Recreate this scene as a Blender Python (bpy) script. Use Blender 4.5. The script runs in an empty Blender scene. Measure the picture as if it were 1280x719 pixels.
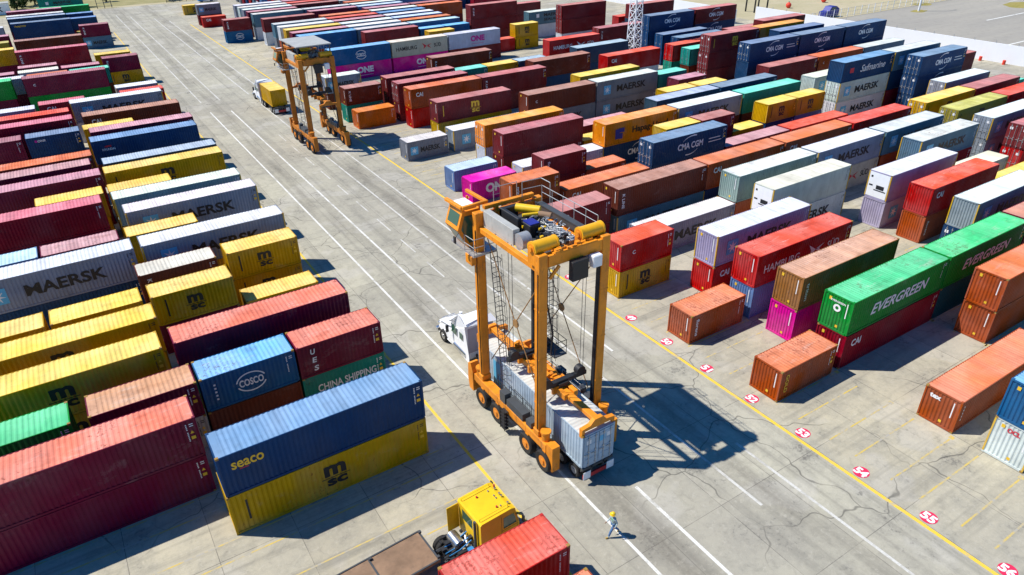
import bpy, bmesh, math, random
from mathutils import Vector, Matrix
random.seed(7)
scene = bpy.context.scene
COL = scene.collection
R = math.radians

# ------------------------------------------------------------------ materials
def new_mat(name):
    m = bpy.data.materials.new(name); m.use_nodes = True
    nt = m.node_tree
    return m, nt, nt.nodes, nt.links, nt.nodes['Principled BSDF']

def N(nodes, typ, **kw):
    n = nodes.new(typ)
    for k, v in kw.items():
        if k == 'inp':
            for a, b in v.items(): n.inputs[a].default_value = b
        else: setattr(n, k, v)
    return n

def mixc(nt, fac, a, b, mode='MIX'):
    n = nt.nodes.new('ShaderNodeMix'); n.data_type = 'RGBA'; n.blend_type = mode
    for sock, v in ((n.inputs[0], fac), (n.inputs[6], a), (n.inputs[7], b)):
        if hasattr(v, 'is_linked'): nt.links.new(v, sock)
        elif isinstance(v, (int, float)): sock.default_value = v
        else: sock.default_value = (*v[:3], 1)
    return n.outputs[2]

def mth(nt, op, a, b=None, c=None, clamp=False):
    n = nt.nodes.new('ShaderNodeMath'); n.operation = op; n.use_clamp = clamp
    for i, v in enumerate((a, b, c)):
        if v is None: continue
        if hasattr(v, 'is_linked'): nt.links.new(v, n.inputs[i])
        else: n.inputs[i].default_value = v
    return n.outputs[0]

def ramp(nt, v, lo, hi, a=0.0, b=1.0):
    n = nt.nodes.new('ShaderNodeMapRange'); n.clamp = True
    nt.links.new(v, n.inputs[0])
    for i, x in zip((1, 2, 3, 4), (lo, hi, a, b)): n.inputs[i].default_value = x
    return n.outputs[0]

def noise(nt, vec, scale, detail=4, rough=0.55, dist=0.0, dim='3D', w=None):
    n = nt.nodes.new('ShaderNodeTexNoise'); n.noise_dimensions = dim
    n.inputs['Scale'].default_value = scale; n.inputs['Detail'].default_value = detail
    n.inputs['Roughness'].default_value = rough; n.inputs['Distortion'].default_value = dist
    if vec is not None: nt.links.new(vec, n.inputs['Vector'])
    if w is not None: nt.links.new(w, n.inputs['W'])
    return n.outputs['Fac']

def mapping(nt, vec, scale=(1, 1, 1), loc=(0, 0, 0), rot=(0, 0, 0)):
    n = nt.nodes.new('ShaderNodeMapping')
    n.inputs['Scale'].default_value = scale; n.inputs['Location'].default_value = loc; n.inputs['Rotation'].default_value = rot
    nt.links.new(vec, n.inputs['Vector'])
    return n.outputs[0]

def container_paint(name, rough, wear_gain, mass=False, seams=False):
    """Painted steel: colour from the object, with grime, streaks and rust that differ from one object to the next."""
    m, nt, nodes, links, b = new_mat(name)
    oi = nodes.new('ShaderNodeObjectInfo'); tc = nodes.new('ShaderNodeTexCoord')
    if mass:
        at = N(nodes, 'ShaderNodeValue'); at.outputs[0].default_value = .4; wear = at.outputs[0]
        ca = N(nodes, 'ShaderNodeAttribute', attribute_name='paint'); base = ca.outputs['Color']; p = tc.outputs['Object']
    else:
        at = N(nodes, 'ShaderNodeAttribute', attribute_type='OBJECT', attribute_name='wear'); wear = at.outputs['Fac']; base = oi.outputs['Color']
        rnd = mth(nt, 'MULTIPLY', oi.outputs['Random'], 137.0)
        comb = nodes.new('ShaderNodeCombineXYZ')
        for i in range(3): links.new(rnd, comb.inputs[i])
        add = N(nodes, 'ShaderNodeVectorMath', operation='ADD')
        links.new(tc.outputs['Object'], add.inputs[0]); links.new(comb.outputs[0], add.inputs[1])
        p = add.outputs[0]
    n1 = noise(nt, p, 0.45, 3, 0.6)
    n2 = noise(nt, mapping(nt, p, (2.2, 2.2, 0.35)), 1.3, 4, 0.65)          # runs of dirt down the walls
    n3 = noise(nt, mapping(nt, p, (1.0, 1.0, .6)), 4.6, 6, 0.70, .5); n5 = noise(nt, p, .33, 2, .5)
    hsv = nodes.new('ShaderNodeHueSaturation'); links.new(base, hsv.inputs['Color']); links.new(ramp(nt, n1, 0.25, 0.75, 0.80, 1.16), hsv.inputs['Value'])
    links.new(ramp(nt, n5, .35, .65, 1.06, .92), hsv.inputs['Saturation'])
    if seams:          # every roof panel has weathered a little differently
        sv = noise(nt, mapping(nt, p, (1.35, .04, .04)), 1.0, 3, .8)
        h2 = nodes.new('ShaderNodeHueSaturation'); links.new(hsv.outputs[0], h2.inputs['Color']); links.new(ramp(nt, sv, .3, .7, .80, 1.16), h2.inputs['Value']); hsv = h2
        pond = noise(nt, mapping(nt, p, (.5, 1.1, 1)), .9, 4, .6)
        h3 = mixc(nt, mth(nt, 'MULTIPLY', ramp(nt, pond, .54, .66), mth(nt, 'MULTIPLY', wear, .45)), hsv.outputs[0], mixc(nt, 1.0, hsv.outputs[0], (.55, .46, .40), 'MULTIPLY'))
        gm = nodes.new('ShaderNodeGamma'); gm.inputs[1].default_value = 1.0; links.new(h3, gm.inputs[0]); hsv = gm
    streak = mth(nt, 'MULTIPLY', ramp(nt, n2, 0.52, 0.78), 0.30)
    c2 = mixc(nt, streak, hsv.outputs[0], mixc(nt, 1.0, hsv.outputs[0], (.42, .38, .36), 'MULTIPLY'))
    # bleached scuffs in loose drifts
    n4 = noise(nt, mapping(nt, p, (0.5, 2.4, 1.0)), 1.1, 6, 0.72, .4)
    scuff = mth(nt, 'MULTIPLY', ramp(nt, n4, 0.56, 0.70), mth(nt, 'MULTIPLY', wear, 0.36 if seams else 0.12))
    c3 = mixc(nt, scuff, c2, (0.56, 0.50, 0.45))
    # rust and bare spots: small, gathered where the paint has gone thin
    thr = mth(nt, 'SUBTRACT', 0.71, mth(nt, 'MULTIPLY', mth(nt, 'MULTIPLY', wear, ramp(nt, n5, .42, .64)), 0.13 * wear_gain))
    rust = mth(nt, 'MULTIPLY', mth(nt, 'SUBTRACT', n3, thr), 22.0, clamp=True)
    c4 = mixc(nt, mth(nt, 'MULTIPLY', rust, 0.66), c3, mixc(nt, .45, mixc(nt, 1.0, hsv.outputs[0], (.42, .22, .20), 'MULTIPLY'), (0.15, 0.045, 0.025)))
    links.new(c4, b.inputs['Base Color'])
    links.new(ramp(nt, n3, 0.3, 0.7, rough - 0.08, rough + 0.15), b.inputs['Roughness'])
    dent = noise(nt, mapping(nt, p, (1.0, 1.0, 1.0)), 1.1, 2, .5)
    bp = nodes.new('ShaderNodeBump'); bp.inputs['Strength'].default_value = .55; bp.inputs['Distance'].default_value = .10
    links.new(dent, bp.inputs['Height']); links.new(bp.outputs[0], b.inputs['Normal'])
    b.inputs['Specular IOR Level'].default_value = 0.16
    return m

M_WALL = container_paint('container_paint', 0.5, 1.0)
M_ROOF = container_paint('sunlit_weathered_roof_paint', 0.62, 1.35, seams=True)  # tint set per roof: real fading plus painted-in sunlight

def paint(name, col, rough=0.5, metal=0.0, var=0.25, dirt=0.25, scale=1.2, spec=0.4):
    m, nt, nodes, links, b = new_mat(name)
    tc = nodes.new('ShaderNodeTexCoord')
    a = noise(nt, tc.outputs['Object'], scale, 4, 0.6); d = noise(nt, mapping(nt, tc.outputs['Object'], (1, 1, .3)), scale * 3.7, 5, 0.7)
    hsv = nodes.new('ShaderNodeHueSaturation'); hsv.inputs['Color'].default_value = (*col, 1)
    links.new(ramp(nt, a, 0.25, 0.75, 1 - var * 0.6, 1 + var * 0.6), hsv.inputs['Value'])
    f = mth(nt, 'MULTIPLY', ramp(nt, d, 0.55, 0.75), dirt)
    links.new(mixc(nt, f, hsv.outputs[0], (0.07, 0.055, 0.045)), b.inputs['Base Color'])
    b.inputs['Roughness'].default_value = rough; b.inputs['Metallic'].default_value = metal
    b.inputs['Specular IOR Level'].default_value = spec
    return m

MAT = dict(
    orange=paint('carrier_orange', (0.76, 0.255, 0.012), 0.5, var=.4, dirt=0.6, scale=.8),
    orange_old=paint('old_carrier_orange', (0.50, 0.165, 0.010), 0.6, var=.5, dirt=0.8, scale=.8),
    rim=paint('rim_orange', (0.7, 0.24, 0.02), 0.5, dirt=0.5, scale=4),
    tyre=paint('tyre_rubber', (0.022, 0.021, 0.020), 0.85, dirt=0.1, scale=5),
    drum=paint('drum_yellow', (0.80, 0.40, 0.012), 0.42, dirt=.2, scale=.8),
    black=paint('black_steel', (0.02, 0.021, 0.024), 0.55, dirt=0.2),
    dark=paint('dark_grey_steel', (0.06, 0.065, 0.07), 0.5),
    grey=paint('grey_box_paint', (0.40, 0.40, 0.37), 0.55, dirt=0.35),
    galv=paint('galvanised_steel', (0.45, 0.46, 0.46), 0.45, metal=0.5, dirt=0.2, scale=6),
    yellow=paint('machine_yellow', (0.80, 0.50, 0.012), 0.4, dirt=0.18, scale=.7),
    chrome=paint('bright_metal', (0.6, 0.6, 0.6), 0.25, metal=0.9),
    white=paint('white_paint', (0.82, 0.83, 0.84), 0.35, var=0.08, dirt=0.08),
    lilac=paint('sleeper_back_grey', (0.42, 0.38, 0.42), 0.6),
    rust=paint('rusty_deck', (0.24, 0.15, 0.09), 0.8, var=0.6, dirt=0.4, scale=0.9),
    red=paint('red_paint', (0.45, 0.03, 0.03), 0.5),
    blue=paint('blue_plastic', (0.03, 0.22, 0.5), 0.5),
    wire=paint('wire_rope', (0.09, 0.08, 0.07), 0.6, dirt=0.1),
    brown_rod=paint('tie_rod_paint', (0.32, 0.17, 0.06), 0.6),
    wall=paint('white_wall_render', (0.72, 0.73, 0.75), 0.8, var=0.05, dirt=0.04, scale=0.3),
    logo_white=paint('white_lettering_and_marks', (0.78, 0.78, 0.78), 0.55, var=0.15, dirt=0.12),
    logo_black=paint('black_lettering_and_marks', (0.018, 0.018, 0.02), 0.55, var=0.1, dirt=0.05),
    logo_blue=paint('logo_blue_square', (0.10, 0.42, 0.66), 0.5, var=0.1, dirt=0.1),
    logo_navy=paint('logo_navy', (0.02, 0.03, 0.25), 0.5, var=0.1, dirt=0.05),
    logo_yellow=paint('yellow_lettering_and_marks', (0.78, 0.48, 0.03), 0.5, var=0.15, dirt=0.1),
    logo_red=paint('red_lettering', (0.55, 0.02, 0.04), 0.5, var=0.1, dirt=0.05),
    logo_mag=paint('magenta_lettering', (0.5, 0.01, 0.25), 0.5, var=0.1, dirt=0.05),
    vest=paint('green_vest', (0.10, 0.36, 0.20), 0.8), shirt=paint('pale_shirt', (0.40, 0.50, 0.52), 0.85),
    jeans=paint('blue_jeans', (0.08, 0.17, 0.34), 0.9), skin=paint('skin', (0.45, 0.25, 0.17), 0.6, dirt=0.0),
    boot=paint('tan_boot', (0.42, 0.28, 0.08), 0.8), hat=paint('hard_hat_yellow', (0.85, 0.55, 0.02), 0.3, dirt=0.05),
    hair=paint('dark_hair', (0.03, 0.02, 0.015), 0.8), bark=paint('bark', (0.11, 0.08, 0.05), 0.9, scale=4),
    dot=paint('marker_red', (0.62, 0.02, 0.08), 0.8, dirt=0.35, scale=3),
    cone=paint('cone_red', (0.75, 0.06, 0.03), 0.6),
)
def glass():
    m, nt, nodes, links, b = new_mat('tinted_glass')
    b.inputs['Base Color'].default_value = (0.03, 0.10, 0.07, 1); b.inputs['Roughness'].default_value = 0.06
    b.inputs['Specular IOR Level'].default_value = 0.8
    return m
MAT['glass'] = glass()

# ------------------------------------------------------------------ mesh builder
class MB:
    def __init__(s): s.v, s.f, s.sm = [], [], []
    def face(s, pts, smooth=False):
        k = len(s.v); s.v += [tuple(p) for p in pts]; s.f.append(tuple(range(k, k + len(pts)))); s.sm.append(smooth)
    def box(s, x0, x1, y0, y1, z0, z1):
        k = len(s.v)
        s.v += [(x0, y0, z0), (x1, y0, z0), (x1, y1, z0), (x0, y1, z0), (x0, y0, z1), (x1, y0, z1), (x1, y1, z1), (x0, y1, z1)]
        for q in ((0, 3, 2, 1), (4, 5, 6, 7), (0, 1, 5, 4), (1, 2, 6, 5), (2, 3, 7, 6), (3, 0, 4, 7)):
            s.f.append(tuple(k + i for i in q)); s.sm.append(False)
        return s
    def cbox(s, c, d): return s.box(c[0]-d[0]/2, c[0]+d[0]/2, c[1]-d[1]/2, c[1]+d[1]/2, c[2]-d[2]/2, c[2]+d[2]/2)
    def beam(s, p0, p1, w, h, up=(0, 0, 1)):
        p0, p1 = Vector(p0), Vector(p1); d = (p1 - p0).normalized(); u = Vector(up)
        if abs(d.dot(u)) > 0.98: u = Vector((0, 1, 0))
        a = d.cross(u).normalized(); u = a.cross(d).normalized()
        q = [p + a * sx * w / 2 + u * sz * h / 2 for p in (p0, p1) for sx, sz in ((-1, -1), (1, -1), (1, 1), (-1, 1))]
        k = len(s.v); s.v += [tuple(x) for x in q]
        for g in ((3, 2, 1, 0), (4, 5, 6, 7), (0, 1, 5, 4), (1, 2, 6, 5), (2, 3, 7, 6), (3, 0, 4, 7)):
            s.f.append(tuple(k + i for i in g)); s.sm.append(False)
        return s
    def cyl(s, p0, p1, r, n=14, r1=None, caps=True):
        p0, p1 = Vector(p0), Vector(p1); d = (p1 - p0).normalized()
        u = Vector((0, 0, 1)) if abs(d.z) < 0.9 else Vector((0, 1, 0))
        a = d.cross(u).normalized(); b = d.cross(a).normalized(); r1 = r if r1 is None else r1
        A = [p0 + (a * math.cos(2*math.pi*i/n) + b * math.sin(2*math.pi*i/n)) * r for i in range(n)]
        B = [p1 + (a * math.cos(2*math.pi*i/n) + b * math.sin(2*math.pi*i/n)) * r1 for i in range(n)]
        k = len(s.v); s.v += [tuple(x) for x in A + B]
        for i in range(n):
            j = (i + 1) % n; s.f.append((k+i, k+n+i, k+n+j, k+j)); s.sm.append(True)
        if caps:
            s.face(A); s.face(B[::-1])
        return s
    def tube(s, pts, r, n=5):
        for a, b in zip(pts[:-1], pts[1:]): s.cyl(a, b, r, n, caps=False)
        return s
    def prism(s, poly, a, b, axis='x'):
        """polygon in the plane across the axis, swept from a to b"""
        mk = {'x': lambda t, p: (t, p[0], p[1]), 'y': lambda t, p: (p[0], t, p[1]), 'z': lambda t, p: (p[0], p[1], t)}[axis]
        A = [mk(a, p) for p in poly]; B = [mk(b, p) for p in poly]
        s.face(A[::-1]); s.face(B)
        n = len(poly)
        for i in range(n):
            j = (i + 1) % n; s.face((A[i], A[j], B[j], B[i]))
        return s
    def mesh(s, name):
        me = bpy.data.meshes.new(name); me.from_pydata(s.v, [], s.f)
        me.polygons.foreach_set('use_smooth', s.sm)
        bm = bmesh.new(); bm.from_mesh(me); bmesh.ops.recalc_face_normals(bm, faces=bm.faces); bm.to_mesh(me); bm.free()
        return me
    def build(s, name, mat, parent=None, bevel=0):
        return link(name, s.mesh(name), mat, parent, bevel)

def link(name, me, mat=None, parent=None, bevel=0):
    o = bpy.data.objects.new(name, me); COL.objects.link(o)
    if parent is not None: o.parent = parent
    if mat is not None:
        if isinstance(mat, str): mat = MAT[mat]
        if not me.materials: me.materials.append(mat)
        elif me.materials[0] is not mat:
            o.material_slots[0].link = 'OBJECT'; o.material_slots[0].material = mat
    if bevel:
        b = o.modifiers.new('bevel', 'BEVEL'); b.width = bevel; b.segments = 1; b.limit_method = 'ANGLE'
    return o

def tag(o, label=None, cat=None, group=None, kind=None):
    if label: o['label'] = label
    if cat: o['category'] = cat
    if group: o['group'] = group
    if kind: o['kind'] = kind
    return o
def empty(name, loc=(0, 0, 0), rz=0):
    o = bpy.data.objects.new(name, None); COL.objects.link(o); o.location = loc; o.rotation_euler.z = rz
    o.empty_display_size = 0.3
    return o

# ------------------------------------------------------------------ lettering
_txt = {}
def text_mesh(s, size=1.0, bold=0.0, shear=0.0, sx=1.0, space=1.0):
    key = (s, size, bold, shear, sx, space)
    if key in _txt: return _txt[key]
    cu = bpy.data.curves.new('lettering', 'FONT'); cu.body = s; cu.size = size; cu.offset = bold; cu.shear = shear
    cu.align_x = 'CENTER'; cu.align_y = 'CENTER'; cu.space_character = space; cu.extrude = 0.0015; cu.resolution_u = 3
    o = bpy.data.objects.new('lettering', cu); COL.objects.link(o)
    dg = bpy.context.evaluated_depsgraph_get(); dg.update()
    me = bpy.data.meshes.new_from_object(o.evaluated_get(dg)); me.name = 'lettering'
    bpy.data.objects.remove(o); bpy.data.curves.remove(cu)
    xs = [v.co.x for v in me.vertices]; ys = [v.co.y for v in me.vertices]
    cx, cy = (min(xs) + max(xs)) / 2, (min(ys) + max(ys)) / 2
    for v in me.vertices: v.co.x = (v.co.x - cx) * sx; v.co.y -= cy
    me.materials.clear()
    _txt[key] = me
    return me
def text_fit(s, width, height, bold=0.02, shear=0.0, space=1.0):
    """lettering scaled to a width and a cap height"""
    me = text_mesh(s, 1.0, bold, shear, 1.0, space)
    key = ('fit', s, width, height, bold, shear, space)
    if key in _txt: return _txt[key]
    me = me.copy(); xs = [v.co.x for v in me.vertices]; ys = [v.co.y for v in me.vertices]
    w, h = max(xs) - min(xs), max(ys) - min(ys)
    for v in me.vertices: v.co.x *= width / w; v.co.y *= height / h
    _txt[key] = me
    return me
ROT_SIDE = (R(90), 0, 0)           # reads on the side that faces the camera (-Y)
ROT_END = (R(90), 0, R(-90))       # reads on the -X end

# ------------------------------------------------------------------ containers
W = 2.438
_cm = {}
def wave(x0, x1, pitch, d):
    """trapezoid wave between x0 and x1: list of (x, depth)"""
    n = max(1, round((x1 - x0) / pitch)); p = (x1 - x0) / n; out = []
    for i in range(n):
        a = x0 + i * p
        out += [(a + 0.02*p, 0), (a + 0.26*p, 0), (a + 0.5*p, d), (a + 0.76*p, d)]
    out += [(x1, 0)]
    return [(x0, 0)] + out
def wall_mesh(L, H, kind):
    key = ('wall', L, H, kind)
    if key in _cm: return _cm[key]
    b = MB(); z0, z1 = 0.16, H - 0.09; i = 0.025
    pitch, d = (0.278, 0.036) if kind == 'dry' else (0.20, 0.010)
    def sheet(pts, f):
        for (a, da), (c, dc) in zip(pts[:-1], pts[1:]):
            b.face([f(a, da, z0), f(c, dc, z0), f(c, dc, z1), f(a, da, z1)])
    side = wave(-L/2 + 0.10, L/2 - 0.10, pitch, d)
    sheet(side, lambda x, e, z: (x, -W/2 + i + e, z)); sheet(side, lambda x, e, z: (x, W/2 - i - e, z))
    end = wave(-W/2 + 0.10, W/2 - 0.10, 0.25, 0.045)
    sheet(end, lambda y, e, z: (-L/2 + i + e, y, z)); sheet(end, lambda y, e, z: (L/2 - i - e, y, z))
    b.box(-L/2 + 0.04, L/2 - 0.04, -W/2 + 0.04, W/2 - 0.04, 0.03, 0.155)
    # rails and posts of the same paint
    for sy in (-1, 1):
        b.box(-L/2 + .17, L/2 - .17, min(sy*W/2, sy*(W/2-.06)), max(sy*W/2, sy*(W/2-.06)), H - .095, H - .02)
        b.box(-L/2 + .17, L/2 - .17, min(sy*W/2, sy*(W/2-.06)), max(sy*W/2, sy*(W/2-.06)), 0.02, 0.165)
    for sx in (-1, 1):
        b.box(min(sx*L/2, sx*(L/2-.07)), max(sx*L/2, sx*(L/2-.07)), -W/2 + .17, W/2 - .17, H - .11, H - .015)
        b.box(min(sx*L/2, sx*(L/2-.07)), max(sx*L/2, sx*(L/2-.07)), -W/2 + .17, W/2 - .17, 0.02, 0.165)
    me = b.mesh('container_walls'); me.materials.append(M_WALL); _cm[key] = me
    return me
def roof_mesh(L, H, kind):
    key = ('roof', L, H, kind)
    if key in _cm: return _cm[key]
    b = MB(); z = H - 0.018; x0, x1 = -L/2 + 0.20, L/2 - 0.20; y0 = W/2 - 0.05
    d = 0.022 if kind == 'dry' else 0.004
    pts = wave(x0 + 0.25, x1 - 0.25, 0.29 if kind == 'dry' else 0.6, d)
    pts = [(-L/2 + .05, 0)] + pts + [(L/2 - .05, 0)]
    for (a, da), (c, dc) in zip(pts[:-1], pts[1:]):
        b.face([(a, -y0, z - da), (c, -y0, z - dc), (c, y0, z - dc), (a, y0, z - da)])
    me = b.mesh('container_roof'); me.materials.append(M_ROOF); _cm[key] = me
    return me
def post_mesh(H):
    key = ('post', H)
    if key not in _cm:
        b = MB(); b.box(-.059, .059, -.049, .049, 0.118, H - 0.118)
        me = b.mesh('corner_post'); me.materials.append(M_WALL); _cm[key] = me
    return _cm[key]
def casting_mesh():
    if 'cast' not in _cm:
        b = MB(); b.box(-.089, .089, -.081, .081, 0, .118)
        me = b.mesh('corner_casting'); me.materials.append(M_WALL); _cm['cast'] = me
    return _cm['cast']
def door_mesh(H):
    key = ('door', H)
    if key in _cm: return _cm[key]
    b = MB(); w = 1.08; z0, z1 = 0.19, H - 0.13
    b.box(-.055, -.012, -w/2, w/2, z0, z1)
    for k in range(4):
        zz = z0 + 0.08 + k * (z1 - z0 - 0.1) / 4
        b.box(-.072, -.055, -w/2 + .06, w/2 - .06, zz, zz + (z1 - z0) / 4 - 0.16)
    me = b.mesh('door'); me.materials.append(M_WALL); _cm[key] = me
    return me
def rod_mesh(H):
    key = ('rod', H)
    if key in _cm: return _cm[key]
    b = MB(); b.cyl((-.10, 0, .10), (-.10, 0, H - .07), 0.022, 6)
    for z in (.3, .95, 1.25, H - .3): b.box(-.115, -.05, -.07, .07, z - .035, z + .035)
    b.box(-.125, -.1, -.02, .34, 1.06, 1.11)
    me = b.mesh('lock_rod'); me.materials.append(MAT['galv']); _cm[key] = me
    return me
def reefer_mesh(H):
    key = ('reefer', H)
    if key in _cm: return _cm[key]
    b = MB(); b.box(-.03, .03, -1.08, 1.08, .2, H - .14)
    b.box(-.036, -.03, -1.0, 1.0, 1.02, 1.06); b.box(-.036, -.03, .04, .07, 1.1, H - .2)
    me = b.mesh('cooling_unit'); me.materials.append(MAT['white']); _cm[key] = me
    return me
def reefer_grille():
    if 'grille' not in _cm:
        b = MB(); b.box(-.045, -.033, -.95, .35, .9, 1.0); b.box(-.045, -.033, -.7, .15, 1.08, 1.5); b.box(-.045, -.033, .55, .95, 1.3, 1.45); b.box(-.045, -.033, .7, .9, 2.2, 2.4)
        me = b.mesh('cooling_grille'); me.materials.append(MAT['black']); _cm['grille'] = me
    return _cm['grille']

def star_mesh(s):
    key = ('star', s)
    if key in _cm: return _cm[key]
    b = MB(); n = 7; pts = []
    for i in range(2*n):
        r = s*0.44 if i % 2 == 0 else s*0.15; a = math.pi/2 + math.pi*i/n; pts.append((r*math.cos(a), r*math.sin(a)))
    for i in range(2*n): b.face([(0, 0, 0), (*pts[i], 0), (*pts[(i+1) % (2*n)], 0)])
    me = b.mesh('star'); _cm[key] = me
    return me
def plate_mesh(w, h):
    key = ('plate', w, h)
    if key in _cm: return _cm[key]
    b = MB(); b.face([(-w/2, -h/2, 0), (w/2, -h/2, 0), (w/2, h/2, 0), (-w/2, h/2, 0)])
    me = b.mesh('plate'); _cm[key] = me
    return me
def arc_mesh(rx, ry, a0, a1, t0, t1, key):
    key = ('arc', key)
    if key in _cm: return _cm[key]
    b = MB(); n = 12
    for i in range(n):
        q = []
        for k in (i, i + 1):
            f = k / n; a = R(a0 + (a1 - a0) * f); t = (t0 + (t1 - t0) * f) / 2
            q.append(((rx - t)*math.cos(a), (ry - t)*math.sin(a), 0)); q.append(((rx + t)*math.cos(a), (ry + t)*math.sin(a), 0))
        b.face([q[0], q[1], q[3], q[2]])
    me = b.mesh('swoosh'); _cm[key] = me
    return me
def bird_mesh():
    if 'bird' in _cm: return _cm['bird']
    b = MB()
    b.face([(-1.0, .62, 0), (.0, .0, 0), (-.75, -.55, 0), (-.6, 0, 0)]); b.face([(.02, .05, 0), (1.1, .38, 0), (.45, .0, 0)]); b.face([(.0, -.05, 0), (.45, 0, 0), (1.0, -.6, 0)])
    me = b.mesh('pennant'); _cm['bird'] = me
    return me
def side_marks_mesh(L, H, kind):
    """the small serial rows, the corner tick marks and the warning triangle near the right end of the side"""
    key = ('code', L, H, kind)
    if key in _cm: return _cm[key]
    b = MB(); x = L/2 - 0.62
    if kind == 'w':
        z = H - 0.42
        for k in range(11):
            if k in (4,): continue
            b.face([(x, 0, z - k*.115), (x + .07, 0, z - k*.115), (x + .07, 0, z + .075 - k*.115), (x, 0, z + .075 - k*.115)])
        for k in range(2):
            b.face([(x + .2, 0, z - k*.14), (x + .42, 0, z - k*.14), (x + .42, 0, z + .06 - k*.14), (x + .2, 0, z + .06 - k*.14)])
    else:
        z = H - 1.05
        b.face([(x + .16, 0, z), (x + .38, 0, z), (x + .27, 0, z + .2)]); b.face([(x + .15, 0, z - .42), (x + .39, 0, z - .42), (x + .39, 0, z - .2), (x + .15, 0, z - .2)])
    me = b.mesh('serial_marks'); _cm[key] = me
    return me
def end_marks_mesh(H, kind):
    key = ('ecode', H, kind)
    if key in _cm: return _cm[key]
    b = MB()
    if kind == 'w': b.box(-.002, .002, -.80, -.73, H - 1.55, H - .35)
    else: b.box(-.002, .002, -.35, -.17, .35, .55); b.box(-.002, .002, .55, .75, H - .55, H - .3) if H > 2.7 else None
    me = b.mesh('end_marks'); _cm[key] = me
    return me

PAL = {  # wall colour, roof colour with sunlight painted in on top of fading, spoken name
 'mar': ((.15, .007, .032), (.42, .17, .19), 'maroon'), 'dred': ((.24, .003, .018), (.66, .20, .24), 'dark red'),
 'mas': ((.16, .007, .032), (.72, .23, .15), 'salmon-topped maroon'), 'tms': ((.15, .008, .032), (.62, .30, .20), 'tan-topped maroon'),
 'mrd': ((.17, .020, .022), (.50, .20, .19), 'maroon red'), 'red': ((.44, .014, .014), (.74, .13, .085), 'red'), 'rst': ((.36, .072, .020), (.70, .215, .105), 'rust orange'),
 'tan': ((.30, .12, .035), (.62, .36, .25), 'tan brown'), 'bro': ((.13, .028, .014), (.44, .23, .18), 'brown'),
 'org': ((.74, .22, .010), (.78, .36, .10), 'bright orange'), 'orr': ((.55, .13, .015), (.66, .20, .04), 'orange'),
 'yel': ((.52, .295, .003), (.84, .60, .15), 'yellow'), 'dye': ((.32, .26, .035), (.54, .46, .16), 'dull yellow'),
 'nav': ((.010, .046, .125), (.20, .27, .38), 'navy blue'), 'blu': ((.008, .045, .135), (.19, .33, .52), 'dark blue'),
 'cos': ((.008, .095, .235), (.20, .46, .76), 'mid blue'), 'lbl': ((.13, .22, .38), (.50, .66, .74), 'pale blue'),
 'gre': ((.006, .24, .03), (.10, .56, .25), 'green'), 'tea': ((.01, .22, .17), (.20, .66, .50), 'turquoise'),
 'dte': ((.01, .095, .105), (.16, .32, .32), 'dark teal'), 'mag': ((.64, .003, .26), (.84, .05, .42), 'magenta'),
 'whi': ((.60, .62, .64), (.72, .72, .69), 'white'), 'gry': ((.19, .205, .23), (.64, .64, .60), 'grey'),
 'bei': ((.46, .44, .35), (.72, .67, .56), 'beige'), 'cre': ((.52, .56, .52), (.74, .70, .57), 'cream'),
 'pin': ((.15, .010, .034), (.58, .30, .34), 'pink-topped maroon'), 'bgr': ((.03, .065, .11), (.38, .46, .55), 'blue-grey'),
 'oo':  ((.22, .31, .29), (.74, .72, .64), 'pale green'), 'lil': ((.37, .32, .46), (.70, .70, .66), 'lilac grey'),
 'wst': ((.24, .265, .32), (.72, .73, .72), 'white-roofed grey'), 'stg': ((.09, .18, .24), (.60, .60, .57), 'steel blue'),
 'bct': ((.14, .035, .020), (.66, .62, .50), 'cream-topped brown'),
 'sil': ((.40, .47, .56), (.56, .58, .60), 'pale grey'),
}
BRAND = {  # what the marking looks like, without any brand
 'MSK': 'with a blue star square', 'MSC': 'with a black two-line logo', 'MSY': 'with a yellow two-line logo', 'CMA': 'with white swoosh lettering', 'ONE': 'with big pale block lettering',
 'ONM': 'with magenta block lettering', 'HSU': 'with white lettering and a pennant', 'HSB': 'with black lettering and red pennant', 'HAP': 'with a dark blue emblem', 'EVE': 'with slanted white capitals',
 'COS': 'with a round white emblem', 'OOC': 'with small red lettering', 'CAI': 'with small white block lettering', 'KLI': 'with upright white lettering', 'TRI': 'with upright white script', 'UES': 'with three stacked white letters',
 'CHS': 'with pale capitals along its side', 'SEA': 'with a small yellow name', 'SAF': 'with white script lettering', 'HYU': 'with a small white and red name', 'ON1': 'with a small white name', 'TEX': 'with white lettering on its end',
 'HPL': 'with a small orange name', 'GOL': 'with upright yellow lettering', 'SLD': 'with two lines of dark capitals', 'OCL': 'with red lettering on its end', 'CC': 'with a single white letter', 'STR': 'with a pale star', 'FLO': 'with a short upright code',
}
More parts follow.
